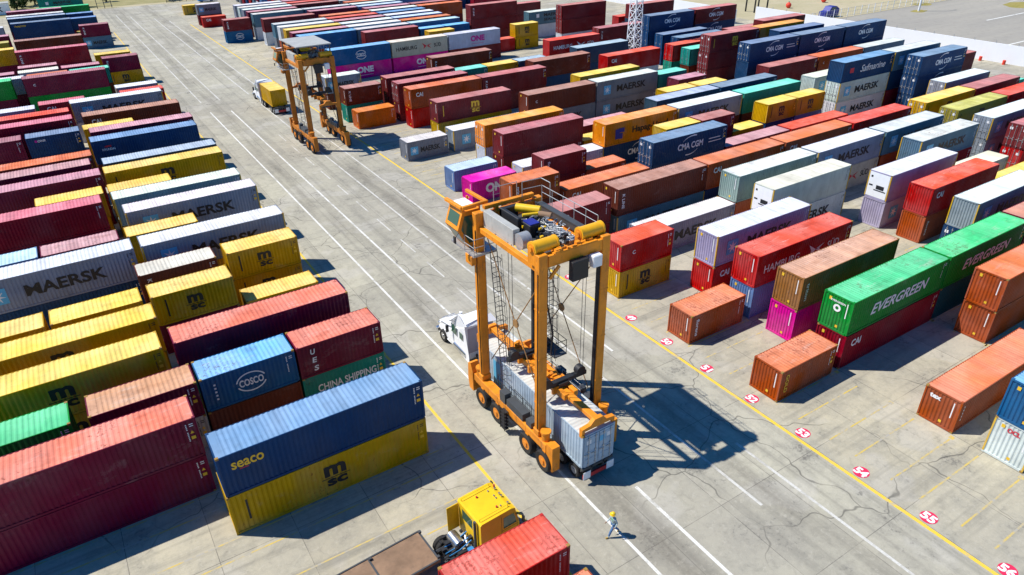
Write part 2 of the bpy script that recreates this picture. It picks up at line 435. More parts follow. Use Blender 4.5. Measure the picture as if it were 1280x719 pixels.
# containers that show little or nothing in the picture: built as one mass, the rest one by one
MASS_KEYS = set('''L10x00 L11x00 L11x10 L12x00 L12x10 L13x00 L13x10 L14x00 L15x00 L16x00 L17x00 L17x10 L17x20 L18x00 L18x10 L19x00 L20x00 L20x10 L21x00 L21x10 L22x00 L26x00 L26x10 L26x11 L27x00 L27x10 L27x20 L27x21 L28x10 L29x00 L2x30 L31x00 L34x00 L34x10 L34x11 L36x00 L36x01 L39x00 L39x01 L3x00 L40x00 L41x00 L42x00 L43x00 L43x10 L45x00 L46x00 L4x00 L55.7x01 L5x20 L5x30 L6x10 L7x00 L8x00 L8x10 L8x20 L9x00 R11B00 R11C10 R11C11 R12B00 R12D10 R12D11 R13B00 R13C10 R14B00 R14D10 R14D11 R15B10 R15C20 R15D30 R15E40 R15E41 R16C00 R16D10 R17B00 R17D10 R17E20 R18C00 R18D10 R18E20 R19B00 R19B01 R19C10 R19D20 R20B00 R20B01 R20C10 R20D20 R21B00 R21B01 R21C10 R21D20 R21F30 R22B00 R22C10 R22D20 R23C10 R23D20 R24C00 R24D110 R24D220 R24E30 R25D100 R27F30 R28G00 R29G00 R29G01 R30F00 R31C10 R31E20 R32101.300 R32113.910 R33101.260 R33B10 R33C120 R33C230 R33D140 R33E50 R34101.330 R34115.240 R34115.241 R35E20 R3611410 R3611411 R36F00 R37D10 R37G30 R37G31 R38E140 R38G50 R38G51 R39E100 R39F10 R39G20 R39H30 R40D220 R40E130 R40F40 R40G50 R40H60 R41C120 R41C230 R41D40 R41E50 R42D30 R42E40 R42F50 R43C220 R43D130 R43H90 R44A00 R45G00 R45H10 R46A00 R46D30 R46E40 R46F50 R46G60 R47F40 R47G50 R48G40 R48G41 R52D30 R8A00'''.split())
MASS = []
CONT = []      # records, to write the labels when everything stands

def massed(x, y, z, L, spec, info):
    parts = spec.split('/'); flags = parts[1] if len(parts) > 1 else ''; col = parts[0].split(':')[0]
    H = 2.896 if (L > 7 and 's' not in flags) or 'h' in flags else 2.591
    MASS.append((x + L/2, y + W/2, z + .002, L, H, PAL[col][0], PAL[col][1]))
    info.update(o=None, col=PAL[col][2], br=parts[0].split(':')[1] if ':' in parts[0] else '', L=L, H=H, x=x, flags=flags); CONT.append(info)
    return H
def put_on_side(root, L, me, mat, name, x, z, rot=ROT_SIDE, y=None, parent=None):
    o = link(name, me, mat, parent or root); o.location = (x, (-W/2 + 0.018) if y is None else y, z); o.rotation_euler = rot
    return o
def brand_side(root, L, H, br, near):
    """the writing on the side that faces the camera"""
    P = lambda *a, **k: put_on_side(root, L, *a, **k)
    zc = H / 2; s = 1.0 if L > 7 else 0.62
    if br in ('MSK', 'STR'):
        q = 1.35 * (1 if L > 7 else .8)
        pl = P(plate_mesh(q, q), 'logo_blue' if br == 'MSK' else 'logo_blue', 'emblem', -L*.335, zc)
        st = link('star', star_mesh(q), MAT['logo_white'], pl); st.location = (0, 0, .004)
        P(text_fit('MAERSK', L*.48, 1.02*(1 if L > 7 else .7), .03), 'logo_black', 'lettering', L*.06, zc)
    elif br == 'SLD':
        q = .8; pl = P(plate_mesh(q, q), 'logo_white', 'emblem', -L*.3, zc + .5)
        P(text_fit('MAERSK', L*.42, .75, .03), 'logo_black', 'lettering', L*.05, zc + .55); P(text_fit('SEALAND', L*.42, .62, .03), 'logo_black', 'lettering', L*.05, zc - .45)
    elif br in ('MSC', 'MSY'):
        mt = 'logo_black' if br == 'MSC' else 'logo_yellow'; k = 1.0 if L > 7 else .85; xo = 0
        P(text_fit('m', 1.35*k, .82*k, .045), mt, 'lettering', xo, zc + .38*k); P(text_fit('sc', 1.25*k, .55*k, .04), mt, 'lettering', xo + .05, zc - .52*k)
        P(plate_mesh(1.75*k, .05), mt, 'logo_stroke', xo, zc - .16*k)
        P(plate_mesh(.12, 1.5), 'logo_black' if br == 'MSC' else 'logo_yellow', 'side_stripe', -L/2 + .95, zc + .1)
    elif br == 'CMA':
        P(text_fit('CMA CGM', L*.34, .80, .03), 'logo_white', 'lettering', 0, zc + .05)
        P(arc_mesh(L*.16, 1.15, 75, 150, .18, .03, ('cu', L)), 'logo_white', 'swoosh', L*.03, zc + .05); P(arc_mesh(L*.14, 1.1, 255, 330, .16, .03, ('cd', L)), 'logo_white', 'swoosh', -L*.02, zc + .02)
        if near: P(plate_mesh(L*.16, .10), 'logo_white', 'slogan_line', L*.33, zc + .25); P(plate_mesh(L*.18, .10), 'logo_white', 'slogan_line', L*.34, zc - .15)
    elif br in ('ONE', 'ONM'):
        mt = 'logo_white' if br == 'ONE' else 'logo_mag'
        P(text_fit('ONE', L*.27 if L > 7 else L*.5, 1.15, .05), mt, 'lettering', L*.05, zc + .15)
        P(plate_mesh(L*.24, .06), mt, 'slogan_line', L*.05, zc - .85)
    elif br in ('HSU', 'HSB'):
        a, c = ('logo_white', 'logo_white') if br == 'HSU' else ('logo_black', 'logo_red')
        P(text_fit('HAMBURG', L*.36, .72, .012), a, 'lettering', -L*.24, zc); P(text_fit('S\u00dcD', L*.13, .86, .012), a, 'lettering', L*.31, zc + .05)
        P(bird_mesh(), c, 'pennant', L*.115, zc + .02)
    elif br == 'HAP':
        P(text_fit('Hapag-Lloyd', L*.50, 1.05, .03), 'logo_black', 'lettering', L*.12, zc - .05)
        lg = P(plate_mesh(.7, 1.25), 'logo_navy', 'emblem', -L*.33, zc - .1); l2 = link('emblem_stroke', plate_mesh(.95, .55), MAT['logo_navy'], lg); l2.location = (.62, .42, .002)
        l3 = link('emblem_stroke', plate_mesh(.55, .7), MAT['logo_navy'], lg); l3.location = (.58, -.32, .003)
    elif br == 'EVE': P(text_fit('EVERGREEN', L*.60, .92, .02, .28), 'logo_white', 'lettering', L*.01, zc)
    elif br == 'COS':
        k = 1.0 if L > 7 else .9
        P(text_fit('COSCO', 1.75*k, .62*k, .03), 'logo_white', 'lettering', 0, zc); P(arc_mesh(1.05*k, .78*k, 20, 170, .09, .09, ('co', k)), 'logo_white', 'swoosh', 0, zc); P(arc_mesh(1.05*k, .78*k, 200, 340, .09, .09, ('cp', k)), 'logo_white', 'swoosh', 0, zc)
        if near:
            for q in range(5): P(plate_mesh(.13, .13), 'logo_white', 'serial_mark', -L/2 + .8, zc + .6 - q*.28)
    elif br == 'OOC': P(text_fit('OOCL', L*.17, .55, .06), 'logo_red', 'lettering', -L*.33, zc + .55)
    elif br == 'CAI': P(text_fit('CAI', 1.15, .62, .03), 'logo_white', 'lettering', -L/2 + 1.5, zc + .55)
    elif br == 'CC': P(text_fit('C', .34, .36, .02), 'logo_white', 'lettering', -L/2 + 1.5, zc + .3)
    elif br in ('KLI', 'TRI', 'FLO', 'GOL'):
        s_ = {'KLI': 'K LINE', 'TRI': 'triton', 'FLO': 'florens', 'GOL': 'GOLD'}[br]
        P(text_fit(s_, 1.55, .34, .02), 'logo_yellow' if br == 'GOL' else 'logo_white', 'lettering', -L/2 + .75, zc + .05, rot=(R(90), R(90), 0))
    elif br == 'UES':
        for q, ch in enumerate('UES'): P(text_fit(ch, .34, .42, .03, .12), 'logo_white', 'lettering', -L/2 + 1.05 + q*.04, zc + .68 - q*.68)
    elif br == 'CHS': P(text_fit('CHINA SHIPPING', L*.72, .62, .02), 'logo_white', 'lettering', L*.02, zc + .1)
    elif br == 'SEA': P(text_fit('seaco', 1.75, .50, .02), 'logo_yellow', 'lettering', -L/2 + 1.55, zc + .55); P(plate_mesh(.5, .05), 'logo_red', 'slogan_line', -L/2 + 1.3, zc + .22)
    elif br == 'SAF': P(text_fit('Safmarine', L*.5, 1.0, .01, .35), 'logo_white', 'lettering', L*.1, zc + .1); P(plate_mesh(.9, .7), 'logo_red', 'flag', -L*.32, zc + .1)
    elif br == 'HYU': P(text_fit('HYUNDAI', 1.4, .28, .03), 'logo_white', 'lettering', -L*.36, zc + .25); P(plate_mesh(.7, .22), 'logo_red', 'emblem', -L*.36, zc + .62)
    elif br == 'ON1': P(text_fit('ONE', .9, .28, .03), 'logo_white', 'lettering', -L*.23, zc + .75); P(plate_mesh(.28, .28), 'logo_mag', 'emblem', -L*.33, zc + .75)
    elif br == 'HPL': P(text_fit('Hapag-Lloyd', 2.2, .5, .03), 'logo_yellow', 'lettering', -L*.4 + .6, zc + .8)
    elif br == 'TEX':
        for q in range(5): P(plate_mesh(.1, .16), 'logo_white', 'serial_mark', -L/2 + .55, zc + .7 - q*.26)

def container(x, y, z, L, spec, info, detail):
    """x, y: low-x, low-y corner.  spec  colour[:brand][flags]  flags after '/': d doors on the -X end, s low cube, h high cube, r cooling unit, f smooth sides, w very worn"""
    parts = spec.split('/'); flags = parts[1] if len(parts) > 1 else ''
    cb = parts[0].split(':'); col = cb[0]; br = cb[1] if len(cb) > 1 else ''
    H = 2.896 if (L > 7 and 's' not in flags) or 'h' in flags else 2.591
    kind = 'smooth' if ('r' in flags or 'f' in flags) else 'dry'
    rng = random.Random(info['key'] + spec)
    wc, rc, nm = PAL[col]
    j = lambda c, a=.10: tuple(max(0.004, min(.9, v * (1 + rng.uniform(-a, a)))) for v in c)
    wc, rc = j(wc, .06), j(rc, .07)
    root = bpy.data.objects.new('shipping_container', wall_mesh(L, H, kind)); COL.objects.link(root)
    root.location = (x + L/2 + rng.uniform(-.04, .04), y + W/2 + rng.uniform(-.03, .03), z + .002)
    root.rotation_euler.z = rng.uniform(-.0025, .0025)
    root.color = (*wc, 1)
    wear = 1.0 if 'w' in flags else rng.choice((.05, .15, .3, .3, .5, .7, .9))
    if col in ('whi', 'wst', 'cre', 'lil'): wear *= .4
    root['wear'] = wear
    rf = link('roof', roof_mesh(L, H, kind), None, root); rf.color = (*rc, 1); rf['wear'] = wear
    if detail >= 1:
        fc = wc if col not in ('whi', 'wst', 'lil', 'cre', 'oo', 'stg') or kind == 'dry' and rng.random() < .3 else (.60, .37, .04)
        for sx, sy in ((-1, -1), (-1, 1), (1, -1)) if detail == 1 else ((-1, -1), (-1, 1), (1, -1), (1, 1)):
            fr = link('corner_post', post_mesh(H), None, root); fr.location = (sx*(L/2 - .061), sy*(W/2 - .051), 0)
            fr.color = (*[v * 1.05 for v in fc], 1); fr['wear'] = min(1, wear + .3)
    if detail >= 2:
        for sx in (-1, 1):
            for sy in (-1, 1):
                for sz in ((1,) if info['tier'] else (0, 1)):
                    c = link('corner_casting', casting_mesh(), None, root)
                    c.location = (sx*(L/2 - .087), sy*(W/2 - .079), (H - .118) if sz else 0)
                    c.color = (*((.34, .20, .05) if rng.random() < .5 else wc), 1); c['wear'] = .8
    if 'd' in flags:
        for sy in (-1, 1):
            d = link('door', door_mesh(H), None, root); d.location = (-L/2 + .02, sy*.565, 0); d.color = (*[min(.9, v*1.05) for v in wc], 1); d['wear'] = wear
            for q in ((-.3, .22) if detail >= 1 else (-.04,)):
                rd = link('lock_rod', rod_mesh(H), None, d); rd.location = (0, q, 0)
            if detail >= 1:
                lb = link('label_plate', plate_mesh(.34, .3), MAT['logo_white'], d); lb.location = (-.076, .2*sy, H - .6); lb.rotation_euler = ROT_END
    if 'r' in flags:
        u = link('cooling_unit', reefer_mesh(H), None, root); u.location = (-L/2 + .02, 0, 0)
        g = link('cooling_grille', reefer_grille(), None, u)
    if br: brand_side(root, L, H, br, detail >= 1)
    if br == 'TEX' or br == 'OCL':
        t = link('lettering', text_fit('tex' if br == 'TEX' else 'OCL', .75, .34, .04), MAT['logo_white' if br == 'TEX' else 'logo_red'], root); t.location = (-L/2 + .018, .45 if br == 'TEX' else 0, H - .55); t.rotation_euler = ROT_END
    if br == 'EVE':
        t = link('lettering', text_fit('EVERGREEN', 1.2, .16, .02), MAT['logo_white'], root); t.location = (-L/2 + .018, 0, H - .5); t.rotation_euler = ROT_END
        e = link('emblem', arc_mesh(.22, .22, 0, 360, .16, .16, 'evg'), MAT['logo_white'], root); e.location = (-L/2 + .018, 0, H - 1.0); e.rotation_euler = ROT_END
    if detail >= 1 and rng.random() < .8:
        put_on_side(root, L, side_marks_mesh(L, H, 'w'), 'logo_white' if col not in ('whi', 'wst', 'cre', 'bei', 'yel') else 'logo_black', 'serial_dashes', 0, 0, rot=(0, 0, 0))  # plain dashes standing for the serial code
        if rng.random() < .6: put_on_side(root, L, side_marks_mesh(L, H, 'y'), 'logo_yellow', 'warning_marks', 0, 0, rot=(0, 0, 0))  # plain triangle and square, no letters
    if detail >= 1 and 'd' not in flags and 'r' not in flags and info['block'] == 'R' and info['slot'] in 'ABC':
        e = link('end_marking', end_marks_mesh(H, 'w'), MAT['logo_white'], root); e.location = (-L/2 + .021, 0, 0)  # plain white bar, no letters
        e = link('end_marking', end_marks_mesh(H, 'y'), MAT['logo_yellow'], root); e.location = (-L/2 + .021, 0, 0)  # plain yellow squares, no letters
    root['category'] = 'container'
    info.update(o=root, col=nm, br=br, L=L, H=H, top=z + H, x=x, y=y, flags=flags)
    CONT.append(info)
    return H

XS = dict(A=36.1, B=43.0, C=55.3, D=67.75, E=80.25, F=95.7, G=108.1, H=120.6)
def yR(r): return 22.76 + (52 - r) * 4.277
def yL(k): return 31.885 + k * 4.277
def stack(block, row, slot, x, L, tiers, order):
    y = yR(row) if block == 'R' else yL(row)
    z = 0.0
    d = math.hypot(x + L/2, y)
    for t, spec in enumerate(tiers):
        det = 2 if d < 68 else (1 if d < 135 else 0)
        info = dict(key='%s%s%s%d%d' % (block, row, slot, order, t), block=block, row=row, slot=slot[0] if slot else 'x', tier=t, order=order, n=len(tiers))
        if info['key'] in MASS_KEYS: z += massed(x, y, z, L, spec, info)
        else: z += container(x, y, z, L, spec, info, det)

# right block:  row: [(slot, tiers bottom..top)]   slot letter = 40 ft in the slot, letter+1 / letter+2 = 20 ft halves, a number = own x
RIGHT = {
 55: [('B', 'whi:OCL/f cos')],
 54: [('B', 'rst:TEX/s')],
 53: [('C', 'rst rst')],
 52: [('A', 'rst:GOL/w'), ('B', 'dred:CAI gre:EVE/w'), ('C', 'dte gre:EVE/w'), ('D', 'mrd tms')],
 51: [('B', 'mag tan:TRI/w'), ('D', 'nav/d wst:MSK')],
 50: [('A', 'rst:FLO/w'), ('B', 'lbl red:HSU/w'), ('D', 'rst:FLO red:CAI'), ('E', 'yel')],
 49: [('B', 'red:CAI lil:MSK'), ('D', 'lil:STR lil/r'), ('E', 'cre'), ('F', 'red/d mrd/d')],
 48: [('A', 'yel:MSC red:CC'), ('C', 'whi:MSK cre/r'), ('E', 'dred stg:MSK'), ('F', 'wst:MSK/d wst:MSK/d'), ('G', 'whi pin')],
 47: [('B', 'wst:MSK'), ('C', 'rst oo'), ('D', 'bei:HSB wst:MSK'), ('E', 'rst stg:MSK'), ('F', 'yel dye:MSC/d'), ('G', 'red red')],
 46: [('A', 'mrd mrd:FLO'), ('B', 'stg:MSK bro:KLI'), ('C', 'nav rst:CAI'), ('D', 'mrd rst:CAI'), ('E', 'red red'), ('F', 'yel yel:MSC/d'), ('G', 'mrd mrd')],
 45: [('G', 'lil wst/d'), ('H', 'tea')],
 44: [('A', 'bro rst:TRI/w'), ('B', 'rst:CAI/w'), ('C', 'nav nav:CMA/d'), ('D', 'pin'), ('E', 'red'), ('G', 'nav:CMA/d nav:CMA/d nav:CMA/d')],
 43: [('B1', 'mrd mrd:FLO'), ('B2', 'rst'), ('C2', 'yel yel'), ('D1', 'mrd mrd'), ('D2', 'yel'), ('E1', 'nav yel:MSC'), ('E2', 'lbl yel:MSC'), ('F', 'whi:MSK/d cre:MSK/d blu:SAF'), ('G', 'dred nav stg:MSK'), ('H', 'mrd mrd')],
 42: [('A', 'mag:ONE'), ('B', 'whi'), ('C', 'nav:CMA org:HAP'), ('D', 'bro wst:MSK'), ('E', 'bro tea'), ('F', 'gry cre:STR')],
 41: [('A', 'lbl'), ('B', 'mrd mrd/w'), ('C1', 'yel'), ('C2', 'yel'), ('D', 'gry bgr:CC'), ('E', 'nav nav')],
 40: [('B', 'whi org/d'), ('C', 'pin'), ('D2', 'yel yel'), ('E1', 'yel yel'), ('F', 'mrd mrd'), ('G', 'rst rst:CC'), ('H', 'gry stg')],
 39: [('E1', 'mrd pin'), ('F', 'nav nav nav:CMA/d'), ('G', 'nav nav:CMA nav:CMA'), ('H', 'nav nav nav:CMA')],
 38: [('A', 'gry:MSK'), ('B', 'wst:STR'), ('C', 'gry:MSK bro:CC'), ('D', 'gry:MSK gry:MSK'), ('E1', 'tea tea'), ('G', 'nav nav nav')],
 37: [('B', 'yel mrd:MSY'), ('D', 'nav yel'), ('F', 'mrd/d mrd/d mrd:MSY/d'), ('G', 'yel org org')],
 36: [('F', 'bro/d tea/d'), ('114', 'mrd mrd mrd')],
 35: [('B', 'red rst:CAI'), ('C', 'mrd mrd:KLI'), ('E', 'whi red:CAI'), ('F', 'tea/d red/d')],
 34: [('A', 'orr'), ('B', 'mrd mrd/d'), ('D', 'nav bro/w'), ('101.3', 'nav/d nav/d'), ('115.2', 'mrd mrd')],
 33: [('A', 'tea bro:KLI'), ('B', 'mrd mrd'), ('C1', 'bro tea'), ('C2', 'bro yel'), ('D1', 'bgr bgr'), ('E', 'nav bgr'), ('101.2', 'nav/d nav/d')],
 32: [('101.3', 'nav/d nav/d nav:CMA/d'), ('113.9', 'nav nav:CMA mrd:CMA')],
 31: [('A', 'bro wst:MSK'), ('C', 'mrd bro:KLI'), ('E', 'red red:HSU')],
 30: [('F', 'mrd mrd:KLI/d')],
 29: [('G', 'bgr bgr mrd')],
 28: [('G', 'red red:HSU')],
 27: [('B', 'mag:ONE cos:COS'), ('C', 'mag:ONE bei:HSB'), ('D', 'mrd sil:ONM'), ('F', 'whi mrd/d mrd/d')],
 26: [('E1', 'red'), ('E2', 'yel:MSC yel:MSC')],
 25: [('D1', 'yel yel')],
 24: [('C', 'bro mrd'), ('D1', 'nav cos'), ('D2', 'nav cos'), ('E', 'mrd mrd mrd:KLI'), ('F', 'whi stg:SLD')],
 23: [('B', 'rst cos:HYU'), ('C', 'mrd stg:STR'), ('D', 'blu lbl')],
 22: [('B', 'rst pin'), ('C', 'gry whi'), ('D', 'mrd rst')],
 21: [('B', 'gry yel'), ('C', 'bro wst'), ('D', 'cos lbl'), ('F', 'mrd mrd')],
 20: [('B', 'rst whi'), ('C', 'rst pin/w'), ('D', 'whi wst')],
 19: [('B', 'gry stg'), ('C', 'mrd red'), ('D', 'nav blu')],
 18: [('C', 'bro rst'), ('D', 'whi wst'), ('E', 'mrd rst')],
 17: [('B', 'whi mrd'), ('D', 'rst pin'), ('E', 'mrd mrd')],
 16: [('C', 'mrd pin'), ('D', 'cos lbl')],
 15: [('A', 'cos:COS mrd:KLI'), ('B', 'whi stg'), ('C', 'nav stg'), ('D', 'gry wst'), ('E', 'cos lbl')],
 14: [('B', 'bro pin'), ('D', 'rst rst')],
 13: [('B', 'gry wst'), ('C', 'mrd mrd')],
 12: [('B', 'bro cre'), ('D', 'stg stg')],
 11: [('B', 'nav wst'), ('C', 'mrd pin')],
 9: [('A', 'red:CAI')],
 8: [('A', 'mrd gry:MSK')],
 3: [('A', 'yel:MSC')],
}
# left block: own x start
LEFT = {
 0: [(1.25, 40, 'yel:MSC/hw blu:SEA')],
 1: [(-11.1, 40, 'mar mas/w')],
 2: [(-11.1, 20, 'gry gre'), (-4.15, 20, 'bei tms/w'), (2.1, 20, 'bro cos:COS'), (8.3, 20, 'tea:CHS mas:UES/w')],
 3: [(-11.45, 40, 'yel:MSC yel:MSC'), (1.5, 40, 'gre mas/w')],
 4: [(-11.1, 40, 'yel yel:MSC')],
 5: [(-11.85, 20, 'yel yel'), (-5.4, 20, 'yel yel'), (1.2, 20, 'mar yel:MSC'), (7.8, 20, 'yel')],
 6: [(.9, 20, 'bro bct:KLI'), (7.75, 20, 'yel:MSC yel:MSC')],
 7: [(-10.9, 40, 'nav wst:MSK'), (1.9, 40, 'yel wst:MSK')],
 8: [(-11.75, 20, 'bgr lbl'), (-5.45, 20, 'mar pin/w'), (1.15, 20, 'yel yel')],
 9: [(1.7, 40, 'gry wst:MSK')],
 10: [(-12.0, 40, 'mar dred'), (1.2, 40, 'yel oo:OOC')],
 11: [(-5.4, 20, 'yel yel'), (1.1, 20, 'yel yel')],
 12: [(-11.2, 40, 'mar pin'), (1.3, 40, 'yel yel:MSC')],
 13: [(-11.8, 40, 'mar pin'), (1.5, 40, 'nav bgr/s')],
 14: [(-11.4, 40, 'mar rst/s')],
 15: [(1.1, 40, 'bro blu:HYU')],
 16: [(1.45, 40, 'yel pin')],
 17: [(-12.0, 20, 'mar mar'), (-5.6, 20, 'mar nav:ON1'), (.9, 20, 'yel yel')],
 18: [(-12.0, 40, 'mar dred'), (1.25, 40, 'bro bro:CAI')],
 19: [(-12.1, 40, 'gry red')],
 20: [(-16.0, 40, 'gry wst'), (.4, 40, 'whi wst:MSK')],
 21: [(-3.5, 20, 'mar dred:CAI'), (7.35, 20, 'gry red')],
 22: [(7.1, 20, 'gry wst:MSK')],
 25: [(-18.6, 40, 'mar gre'), (-5.0, 40, 'gre mar:CC')],
 26: [(-10.7, 20, 'mar wst'), (-4.3, 20, 'mar rst'), (2.0, 20, 'bro tea')],
 27: [(-12.0, 20, 'mar pin'), (-5.45, 20, 'bro cre'), (1.0, 20, 'mar pin')],
 28: [(-5.4, 20, 'mar pin'), (7.8, 20, 'yel:MSC mar:FLO')],
 29: [(7.0, 20, 'yel yel')],
 31: [(-5.5, 40, 'mar dred:KLI')],
 32: [(-17.7, 40, 'mar yel:MSC')],
 34: [(-18.4, 40, 'yel dye'), (-5.4, 40, 'mar bro')],
 36: [(-18.3, 40, 'mar pin')],
 38: [(7.35, 20, 'stg:MSK mar:KLI')],
 39: [(-19.2, 40, 'mar wst')],
 40: [(-5.7, 40, 'nav nav:HPL'), (7.0, 20, 'yel')],
 41: [(6.15, 20, 'mar blu')],
 42: [(-6.2, 40, 'mar bgr')],
 43: [(-6.4, 40, 'bro cre'), (6.2, 20, 'nav blu')],
 45: [(-6.3, 40, 'mar pin')],
 46: [(.3, 40, 'bro gre/s')],
 55.7: [(1.2, 40, 'tea:SLD tea:SLD')],
}
for r, row in sorted(RIGHT.items(), reverse=True):
    for od, (sl, tiers) in enumerate(row):
        if sl[0].isdigit(): x, L = float(sl), 12.192
        else:
            x = XS[sl[0]]; L = 6.058 if (len(sl) > 1 or sl == 'A') else 12.192
            if sl.endswith('2') and len(sl) > 1: x += 6.13
        stack('R', r, sl, x, L, tiers.split(), od)
for k, row in sorted(LEFT.items()):
    for od, (x, ft, tiers) in enumerate(row):
        stack('L', k, 'x', x, 12.192 if ft == 40 else 6.058, tiers.split(), len(row) - 1 - od)

def loose_container(loc, rz, L, spec, key, label):
    """a container that is not in the yard grid (on a trailer, under the carrier)"""
    info = dict(key=key, block='T', row=0, slot='T', tier=1, order=0, n=1, fixed=label)
    container(0, 0, 0, L, spec, info, 2)
    o = info['o']; o.location = loc; o.rotation_euler.z = rz
    return o

# ------------------------------------------------------------------ wheels and chassis
def wheel(parent, c, r, w, axis='x', rim='rim', out=-1, name='wheel'):
    """tyre with a rim; out: the side the hub shows"""
    b = MB(); d = Vector((1, 0, 0)) if axis == 'x' else Vector((0, 1, 0)); c = Vector(c)
    b.cyl(c - d*w*.5, c - d*w*.32, r*.90, 20, r, caps=False); b.cyl(c - d*w*.32, c + d*w*.32, r, 20, caps=False); b.cyl(c + d*w*.32, c + d*w*.5, r, 20, r*.9, caps=False)
    for s in (-1, 1): b.cyl(c + d*s*w*.5, c + d*s*w*.38, r*.90, 20, r*.56, caps=False)
    t = b.build(name, 'tyre', parent)
    h = MB(); h.cyl(c - d*w*.36, c + d*w*.36, r*.57, 16); h.cyl(c + d*out*w*.36, c + d*out*w*.52, r*.24, 10)
    h.build('rim', rim, t)
    return t

# ------------------------------------------------------------------ straddle carrier
def straddle_carrier(loc, sz, label, roofed):
    root = empty('straddle_carrier', loc); tag(root, label, 'straddle carrier', 'straddle carriers in the lane')
    LX = (-2.5, 1.85); LW = .58; LY = (-3.3, 3.45); LD = .46; ZT = 14.7
    for sx, lx in zip((-1, 1), LX):
        xo = -2.62 if sx < 0 else 1.92
        b = MB(); b.box(xo + .03, xo + .67, -4.2, 4.6, 1.6, 2.15)
        b.box(xo + .12, xo + .58, -4.2, 4.6, 1.4, 1.6)
        for y in (-2.0, -.9, .4, 1.4, 2.6): b.box(xo + .015, xo + .685, y, y + .10, 1.61, 2.16)
        b.build('side_beam', 'orange', root, .025)
        b = MB()
        b.prism([(-4.85, .4), (-4.2, .4), (-4.2, 2.3), (-4.85, 2.3)], xo + .07, xo + .63, 'x')
        b.build('end_buffer', 'orange', root, .12)
        b = MB(); b.prism([(4.6, .6), (5.15, .6), (5.3, 1.4), (5.2, 2.75), (4.85, 2.9), (4.6, 2.3)], xo - .05, xo + .60, 'x'); b.build('end_buffer', 'orange', root, .05)
        b = MB()
        for y in (-3.75, 4.15):
            b.cyl((xo + .35, y, 2.15), (xo + .35, y, 2.72), .27, 14); b.cyl((xo + .35, y, 2.72), (xo + .35, y, 2.85), .34, 14)
        b.build('suspension_cap', 'orange', root)
        for y in (-4.0, -2.1, 1.5, 3.45):
            cx = -2.5 if sx < 0 else 2.5
            wheel(root, (cx, y, .74), .74, .5, 'x', 'rim', sx)
            f = MB(); f.box(cx - .1, cx + .1, y - .16, y + .16, .75, 1.56); f.build('wheel_fork', 'orange', root)
        for ly in LY:
            l = MB(); l.box(lx, lx + LW, ly, ly + LD, 2.15, ZT); l.box(lx - .06, lx + LW + .06, ly - .06, ly + LD + .06, 2.14, 2.6)
            lo = l.build('leg', 'orange', root, .03)
            c = MB()
            for z in (4.6, 7.9, 11.2): c.box(lx - .012, lx + LW + .012, ly - .012, ly + LD + .012, z, z + .07)
            c.box(lx + .15, lx + .42, ly - .018, ly - .002, 3.1, 3.7)
            c.build('leg_collar', 'orange', lo)
            c = MB(); c.tube([(lx - .03, ly + .1, 2.7), (lx - .03, ly + .1, 13.6)], .03); c.build('cable_run', 'black', lo)
            c = MB()
            xi = lx + LW + .005 if sx < 0 else lx - .075
            c.box(xi, xi + .07, ly + .12, ly + .38, 2.7, 13.4); c.build('guide_rail', 'black', lo)
        p = MB(); p.box(xo + .05, xo + .65, -1.6, .3, 2.16, 2.7); p.box(xo + .02, xo + .5, .45, 1.1, 2.16, 2.95); p.box(xo + .1, xo + .6, -2.5, -1.9, 2.16, 2.6)
        p.build('battery_case', 'dark', root)
        h = MB()
        for y0, y1 in ((-1.7, .3), (.6, 2.3)):
            x = xo + .66 if sx < 0 else xo + .04
            for z in (2.75, 3.25): h.tube([(x, y0, z), (x, y1, z)], .022)
            for y in (y0, (y0 + y1)/2, y1): h.tube([(x, y, 2.15), (x, y, 3.25)], .022)
        h.build('handrail', 'galv' if sx > 0 else 'black', root)
    # boarding steps below the left beam
    s = MB()
    for k in range(6): s.box(-2.95, -2.62, .0, .55, .42 + k*.28, .46 + k*.28)
    for y in (0, .53): s.box(-2.97, -2.93, y, y + .03, .35, 2.15)
    s.build('boarding_steps', 'black', root)
    # top frame
    b = MB()
    for ly in LY: b.box(-1.85, 1.85, ly + .03, ly + .47, 13.85, 14.55)
    b.box(-2.3, -2.0, -2.8, 3.45, 13.45, 13.8); b.box(1.3, 1.62, -2.8, 3.45, 13.6, 14.1); b.box(1.95, 2.3, -2.8, 3.45, 13.45, 13.95)
    b.box(-1.4, -1.2, -2.8, 3.45, 13.7, 13.95)
    b.beam((-1.85, -3.36, 13.2), (-1.2, -3.36, 13.85), .12, .2); b.beam((1.85, -3.36, 13.2), (1.2, -3.36, 13.85), .12, .2)
    b.build('top_frame', 'orange', root, .02)
    b = MB(); b.box(-1.75, 1.9, 3.62, 3.92, 14.75, 15.0); b.box(-1.0, -.75, 3.6, 3.9, 14.5, 14.8); b.box(.9, 1.15, 3.6, 3.9, 14.5, 14.8); b.build('cable_trough', 'orange', root, .02)
    b = MB(); b.box(-2.0, -1.55, .05, 3.38, 13.85, 14.85); b.build('air_duct', 'grey', root, .02)
    b = MB(); b.box(1.75, 2.25, -2.3, 3.3, 14.1, 14.5); b.box(1.72, 1.78, -2.3, 3.3, 14.5, 14.58); b.build('walkway', 'dark', root)
    b = MB(); b.box(-1.15, 1.2, -2.3, 3.3, 13.95, 14.03); b.build('engine_deck', 'dark', root)
    b = MB(); b.box(-1.1, -.85, .9, 3.0, 14.03, 15.0); b.box(-1.1, .1, 2.7, 3.0, 14.03, 14.95); b.box(-.85, -.1, .0, .9, 14.03, 14.8); b.box(-.3, .35, -1.5, -.5, 14.03, 14.45); b.box(.15, 1.1, 1.2, 2.4, 14.03, 14.4); b.build('engine', 'black', root, .04)
